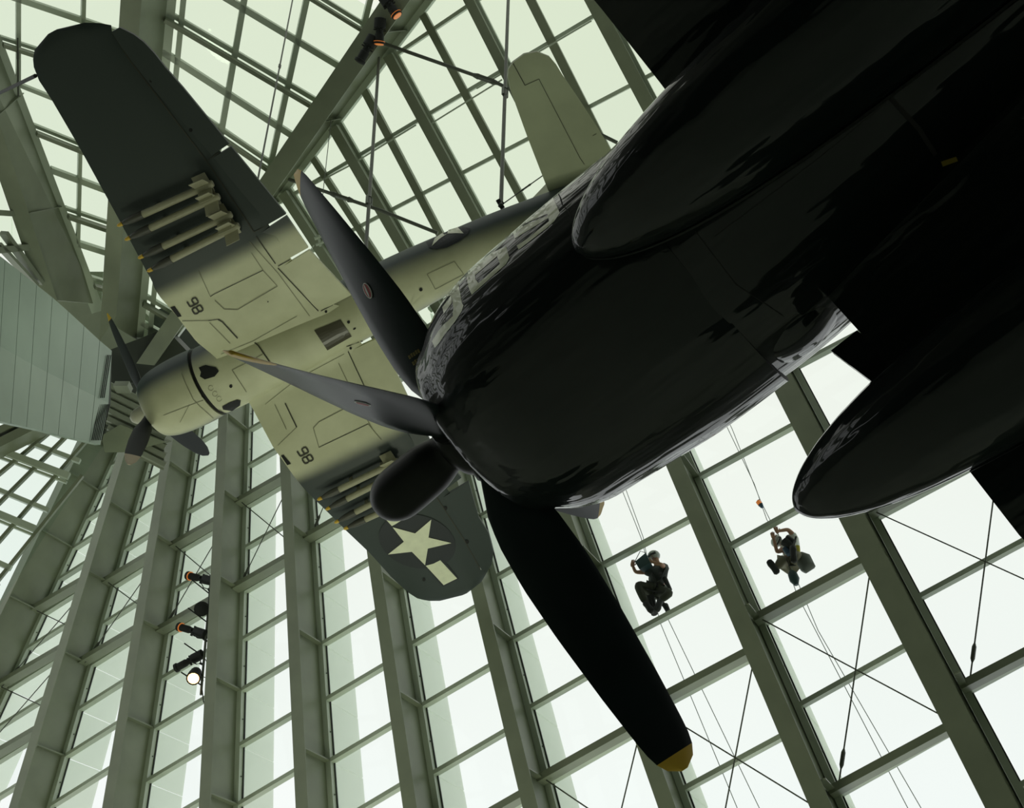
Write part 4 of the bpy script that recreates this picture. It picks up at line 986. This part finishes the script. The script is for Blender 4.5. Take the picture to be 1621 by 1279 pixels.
# black cable shackle on the fuselage roof, flap fitting
sh = tag(empty('shackle', M98 @ A.loc((793, 322), -.55)), 'black shackle where the cable meets the fuselage', 'shackle'); bpy.context.view_layer.update()
z_ = zA((793, 325), -.6)
put(MB().tube([W(ray((788, 316)) * z_), W(ray((796, 330)) * z_)], .04, 8).build('pin', M['lampb'], None, True), sh)
put(MB().tube([W(ray((797, 320)) * z_), W(ray((790, 328)) * z_)], .03, 8).build('bow', M['lampb'], None, True), sh)
bp = tag(empty('pipe_clamp', W(PN.hit((505, 382)))), 'small pale pipe clamp with wire beside the wing trailing edge', 'clamp'); bpy.context.view_layer.update()
zc = PN.hit((505, 382)).z - 1.2
for p, q, r_ in [((492, 330), (546, 442), .05), ((500, 338), (552, 440), .035)]: put(MB().tube([W(ray(p) * zc), W(ray(q) * zc)], r_, 8).build('pipe', M['alu'], None, True), bp)
for p, q, r_ in [((498, 378), (512, 372), .045), ((500, 388), (514, 382), .035), ((497, 388), (490, 398), .012), ((505, 372), (507, 390), .03)]: put(MB().tube([W(ray(p) * (zc - .1)), W(ray(q) * (zc - .1))], r_, 8).build('clamp_jaw', M['alu'], None, True), bp)

# ================================================================ ROPE-ACCESS WORKERS OUTSIDE THE GLASS
PWo = {}
def J(px, t): r_ = ray(px); return W(r_ * ((PW.d + t) / PW.n.dot(r_)))
def skin(name, joints, edges, m, root, sub=1):
    """joints: {key: (world point, radius)}"""
    keys = list(joints); me = bpy.data.meshes.new(name)
    me.from_pydata([tuple(joints[k][0]) for k in keys], [(keys.index(a), keys.index(b)) for a, b in edges], []); me.update()
    o = bpy.data.objects.new('tmp', me); C.objects.link(o)
    o.modifiers.new('s', 'SKIN'); sv = me.skin_vertices[0].data
    for i, k in enumerate(keys): r = joints[k][1]; sv[i].radius = (r, r) if not isinstance(r, tuple) else r
    sv[0].use_root = True
    s2 = o.modifiers.new('u', 'SUBSURF'); s2.levels = sub; s2.render_levels = sub
    dg = bpy.context.evaluated_depsgraph_get(); dg.update(); nm = bpy.data.meshes.new_from_object(o.evaluated_get(dg)); nm.name = name
    bpy.data.objects.remove(o)
    for p in nm.polygons: p.use_smooth = True
    nm.materials.clear(); return put(link(name, nm, m, None), root)
def blob(name, c, ax, rs, m, root, n=14):
    """ellipsoid; ax: 3 unit axes"""
    mb = MB(); rows_ = 9; vs = []; 
    for i in range(1, rows_):
        th = math.pi * i / rows_
        for k in range(n):
            a = 2 * math.pi * k / n; vs.append(c + ax[0] * (rs[0] * math.sin(th) * math.cos(a)) + ax[1] * (rs[1] * math.sin(th) * math.sin(a)) + ax[2] * (rs[2] * math.cos(th)))
    fs = [(i * n + k, i * n + (k + 1) % n, (i + 1) * n + (k + 1) % n, (i + 1) * n + k) for i in range(rows_ - 2) for k in range(n)]
    fs += [tuple(range(n)), tuple((rows_ - 2) * n + k for k in range(n - 1, -1, -1))]
    mb.add(vs, fs); return put(mb.build(name, M[m], None, True), root)
IU = -UP; IX = V((1, 0, 0))
def hand(c, d, m, root):
    s = d.cross(FW).normalized(); mb = MB(); f_ = FW
    mb.tube([c - d * .04, c, c + d * .045, c + d * .06], [.026, .04, .042, .02], 8)
    for k, (o_, L) in enumerate([(-.03, .065), (-.01, .078), (.011, .073), (.031, .058)]):
        b = c + d * .05 + s * o_; mb.tube([b, b + d * L * .5 - f_ * .004, b + d * L * .8 - f_ * .022, b + d * L * .85 - f_ * .045], [.0105, .010, .009, .007], 6)
    b = c - s * .035; mb.tube([b, b - s * .025 + d * .025, b - s * .025 + d * .055 - f_ * .015], [.013, .012, .009], 6)
    return put(mb.build('hand', M[m], None, True), root)
def boot(heel, toe, root, lift=None):
    d = (toe - heel).normalized(); return put(MB().tube([heel - d * .03, heel, heel + (toe - heel) * .35, heel + (toe - heel) * .75, toe, toe + d * .02], [.035, .065, .058, .068, .055, .025], 10).build('boot', M['boot'], None, True), root)
def face(c, look, up, root):
    s = look.cross(up).normalized(); mb = MB()
    mb.tube([c + look * .085 + up * .01, c + look * .118 - up * .022, c + look * .09 - up * .03], [.012, .017, .012], 6)
    put(mb.build('nose', M['skin'], None, True), root)
    for k in (-1, 1):
        put(MB().tube([c + look * .088 + up * .028 + s * k * .032, c + look * .099 + up * .028 + s * k * .032], [.012, .008], 6).build('eye', M['boot'], None), root)
        put(MB().tube([c + s * k * .078 + up * .02, c + s * k * .088, c + s * k * .078 - up * .03], [.012, .016, .01], 6).build('ear', M['skin'], None, True), root)
    put(MB().tube([c + look * .09 - up * .062 - s * .022, c + look * .098 - up * .062, c + look * .09 - up * .062 + s * .022], .006, 5).build('mouth', M['red'], None), root)
def helmet(c, up, look, m, root):
    s = look.cross(up).normalized(); o = blob('helmet', c + up * .035, (s, look, up), (.125, .145, .105), m, root)
    put(MB().tube([c + look * .1 + s * .09 + up * .02, c + look * .14 + up * .02, c + look * .1 - s * .09 + up * .02], .028, 6).build('goggles', M['strap'], None), root)
    put(MB().tube([c + look * .13 + up * .03 - s * .07, c + look * .17 + up * .03, c + look * .13 + up * .03 + s * .07], .012, 6).build('helmet_peak', M[m], None), root)

# left worker: crouched against the glass, holding a dark teal bucket up in front of the head
w1 = tag(empty('person', J((1040, 930), .55)), 'worker in grey helmet and olive trousers holding up a dark bucket', 'person', 'rope workers outside the glass'); bpy.context.view_layer.update()
T = .60
hd = J((1036, 882), T); nk = J((1041, 894), T); ch = J((1043, 905), T + .05); sp_ = J((1041, 920), T + .08); pv = J((1038, 934), T + .05)
shL, elL, haL = J((1030, 905), T - .05), J((1006, 906), T - .2), J((1001, 894), T - .3)
shR, elR, haR = J((1052, 898), T), J((1046, 893), T - .28), J((1030, 889), T - .33)
hpL, knL, anL = J((1032, 935), T), J((1008, 924), T - .32), J((1022, 955), T - .34)
hpR, knR, anR = J((1044, 936), T), J((1061, 938), T - .30), J((1045, 951), T - .36)
jb = dict(pv=(pv, .13), sp=(sp_, .125), ch=(ch, .145), nk=(nk, .058), hd0=(nk.lerp(hd, .6), .07), hd=(hd, .088), ht=(hd + (hd - nk).normalized() * .09, .06),
    shL=(shL, .062), elL=(elL, .042), wrL=(haL, .028), shR=(shR, .062), elR=(elR, .042), wrR=(haR, .028),
    hpL=(hpL, .095), knL=(knL, .062), anL=(anL, .042), hpR=(hpR, .095), knR=(knR, .062), anR=(anR, .042))
eb = [('pv', 'sp'), ('sp', 'ch'), ('ch', 'nk'), ('nk', 'hd0'), ('hd0', 'hd'), ('hd', 'ht'), ('ch', 'shL'), ('shL', 'elL'), ('elL', 'wrL'), ('ch', 'shR'), ('shR', 'elR'), ('elR', 'wrR'), ('pv', 'hpL'), ('hpL', 'knL'), ('knL', 'anL'), ('pv', 'hpR'), ('hpR', 'knR'), ('knR', 'anR')]
skin('body', jb, eb, M['skin'], w1)
def grow(j, ks, d): return {k: (j[k][0], j[k][1] + d) for k in ks}
jj = grow(jb, ['pv', 'sp', 'ch', 'shL', 'shR'], .048); jj['eL'] = (shL.lerp(elL, .55), .062); jj['eR'] = (shR.lerp(elR, .55), .062)
skin('shirt', jj, [('pv', 'sp'), ('sp', 'ch'), ('ch', 'shL'), ('ch', 'shR'), ('shL', 'eL'), ('shR', 'eR')], M['shirt'], w1)
jj = grow(jb, ['pv', 'hpL', 'knL', 'anL', 'hpR', 'knR', 'anR'], .03)
skin('trousers', jj, [('pv', 'hpL'), ('hpL', 'knL'), ('knL', 'anL'), ('pv', 'hpR'), ('hpR', 'knR'), ('knR', 'anR')], M['olive'], w1)
lk = (haR - hd).normalized(); hu = (hd - nk).normalized(); lk = (lk - hu * lk.dot(hu)).normalized()
face(hd, lk, hu, w1); helmet(hd, hu, lk, 'helmet', w1)
hand(haL, (J((1003, 886), T - .3) - haL).normalized(), 'skin', w1); hand(haR, (J((1024, 888), T - .33) - haR).normalized(), 'skin', w1)
boot(anL, J((1032, 968), T - .42), w1); boot(anR, J((1040, 966), T - .45), w1)
for a, b in ((hpL, hpR), (shL, hpR), (shR, hpL), (hpL.lerp(knL, .4), hpR.lerp(knR, .4))):
    put(MB().tube([a - FW * .12, a.lerp(b, .5) - FW * .19, b - FW * .12], .018, 6).build('harness_strap', M['strap'], None, True), w1)
for p, q, r_, m_ in [((1052, 915), (1061, 934), .05, 'strap'), ((1056, 930), (1060, 943), .07, 'helmet'), ((1029, 945), (1036, 972), .085, 'strap'), ((1044, 950), (1055, 962), .05, 'strap'), ((1053, 958), (1058, 968), .06, 'strap')]:
    put(MB().tube([J(p, T - .1), J(q, T - .15)], [r_, r_ * .8], 9).build('tool_pouch', M[m_], None, True), w1)
bk_ = tag(empty('bucket', J((1016, 888), T - .4)), 'dark teal bucket held up by the left worker', 'bucket'); bpy.context.view_layer.update()
mb = MB(); q = [J(p, T - .42) for p in ((1005, 889), (1022, 875), (1029, 890), (1012, 901))]; q2 = [x + R3 @ PW.n * .22 + (J((1017, 888), T - .42) - x) * .15 for x in q]
mb.add(q + q2, [(0, 1, 2, 3), (7, 6, 5, 4), (0, 4, 5, 1), (1, 5, 6, 2), (2, 6, 7, 3), (3, 7, 4, 0)]); put(mb.build('bucket_body', M['teal'], None), bk_)
put(MB().tube([q[0], q[0].lerp(q[1], .5) + IU * .12, q[1]], .008, 5).build('handle', M['strap'], None), bk_)
# right worker: seen from below, one arm up on the rope, soles on the glass, bag at the hip
w2 = tag(empty('person', J((1250, 885), .55)), 'worker in white shirt and khaki trousers gripping a rope overhead, soles toward the viewer', 'person', 'rope workers outside the glass'); bpy.context.view_layer.update()
hd = J((1232, 858), T); nk = J((1240, 862), T + .05); ch = J((1250, 862), T + .1); sp_ = J((1253, 874), T + .12); pv = J((1250, 888), T + .1)
shL, elL, haL = J((1257, 848), T + .05), J((1247, 838), T - .15), J((1230, 841), T - .3)
shR, elR, haR = J((1243, 868), T), J((1230, 874), T - .25), J((1224, 850), T - .32)
hpL, knL, anL = J((1243, 893), T + .05), J((1238, 886), T - .34), J((1229, 900), T - .38)
hpR, knR, anR = J((1257, 892), T + .05), J((1262, 877), T - .30), J((1257, 884), T - .48)
jb2 = dict(pv=(pv, .13), sp=(sp_, .125), ch=(ch, .145), nk=(nk, .058), hd0=(nk.lerp(hd, .6), .07), hd=(hd, .088), ht=(hd + (hd - nk).normalized() * .09, .06),
    shL=(shL, .062), elL=(elL, .042), wrL=(haL, .028), shR=(shR, .062), elR=(elR, .042), wrR=(haR, .028),
    hpL=(hpL, .095), knL=(knL, .065), anL=(anL, .045), hpR=(hpR, .095), knR=(knR, .065), anR=(anR, .045))
skin('body', jb2, eb, M['skin'], w2)
jj = grow(jb2, ['pv', 'sp', 'ch', 'shL', 'shR'], .048); jj['eL'] = (shL.lerp(elL, .5), .064); jj['eR'] = (shR.lerp(elR, .5), .064)
skin('shirt', jj, [('pv', 'sp'), ('sp', 'ch'), ('ch', 'shL'), ('ch', 'shR'), ('shL', 'eL'), ('shR', 'eR')], M['shirtw'], w2)
jj = grow(jb2, ['pv', 'hpL', 'knL', 'anL', 'hpR', 'knR', 'anR'], .034)
skin('trousers', jj, [('pv', 'hpL'), ('hpL', 'knL'), ('knL', 'anL'), ('pv', 'hpR'), ('hpR', 'knR'), ('knR', 'anR')], M['khaki'], w2)
hu = (hd - nk).normalized(); lk = (haR - hd - FW * .3).normalized(); lk = (lk - hu * lk.dot(hu)).normalized()
face(hd, lk, hu, w2); helmet(hd, hu, lk, 'helmet', w2)
hand(haL, (J((1227, 834), T - .3) - haL).normalized(), 'skin', w2); hand(haR, (J((1222, 842), T - .32) - haR).normalized(), 'skin', w2)
boot(J((1230, 906), T - .42), J((1217, 888), T - .52), w2); boot(J((1257, 888), T - .58), J((1255, 865), T - .52), w2)
for a, b in ((hpL, hpR), (shL, hpL), (shR, hpR), (ch, pv)):
    put(MB().tube([a - FW * .15, a.lerp(b, .5) - FW * .2, b - FW * .15], .02, 6).build('harness_strap', M['strap'], None, True), w2)
for p, q_, r_, m_ in [((1242, 857), (1254, 866), .09, 'strap'), ((1243, 868), (1249, 878), .06, 'blue'), ((1262, 865), (1264, 878), .05, 'yel'), ((1246, 850), (1258, 858), .05, 'strap')]:
    put(MB().tube([J(p, T - .28), J(q_, T - .3)], [r_, r_ * .8], 9).build('tool_pouch', M[m_], None, True), w2)
put(MB().tube([J((1267, 876), T - .1), J((1272, 884), T - .1), J((1277, 896), T - .12), J((1272, 905), T - .12)], [.05, .14, .16, .06], 12).build('hip_bag', M['bag'], None, True), w2)
pdl = tag(empty('window_squeegee', J((1256, 912), T - .3)), 'dark paddle-shaped tool hanging below the right worker', 'tool'); bpy.context.view_layer.update()
put(MB().tube([J((1252, 903), T - .3), J((1254, 908), T - .3), J((1258, 918), T - .3), J((1261, 926), T - .3)], [.03, .085, .095, .04], 10).build('blade', M['teal'], None, True), pdl)
put(MB().tube([J((1245, 884), T - .3), J((1252, 903), T - .3)], .008, 5).build('lanyard', M['strap'], None), pdl)
def rope(pts, lab, t=.55, r=.007, grp='work ropes on the glass wall'):
    root = tag(empty('rope', J(pts[0], t)), lab, 'rope', grp); bpy.context.view_layer.update()
    put(MB().tube([J(p, t) for p in pts], r, 6).build('cord', M['ropem'], None, True), root); return root
rope([(930, 640), (1002.5, 820), (1015, 852), (1023, 882), (1040, 920), (1057, 979), (1202, 1279), (1230, 1340)], 'rope running through the left worker to the bottom edge')
rope([(960, 690), (1018, 850), (1044, 983), (1167, 1279), (1190, 1340)], 'second rope just left of the left worker\'s main rope', t=.62)
r1 = rope([(1085, 540), (1149, 672), (1194, 766), (1214, 823), (1232, 845), (1249, 904), (1261.5, 941), (1437, 1279), (1470, 1340)], 'rope gripped by the worker in the white shirt')
r2 = rope([(1100, 560), (1159, 679), (1204, 793), (1219, 823), (1232, 848), (1266, 929), (1295, 998), (1458, 1279), (1490, 1340)], 'second rope close to the right of the white shirted worker\'s rope', t=.6)
put(MB().tube([J((1201, 792), .5), J((1204, 799), .5), J((1207, 803), .5)], [.035, .05, .03], 8).build('ascender', M['blue'], None, True), r2)
put(MB().tube([J((1200, 794), .48), J((1203, 798), .48)], .05, 7).build('orange_grip', M['lens'], None, True), r2)
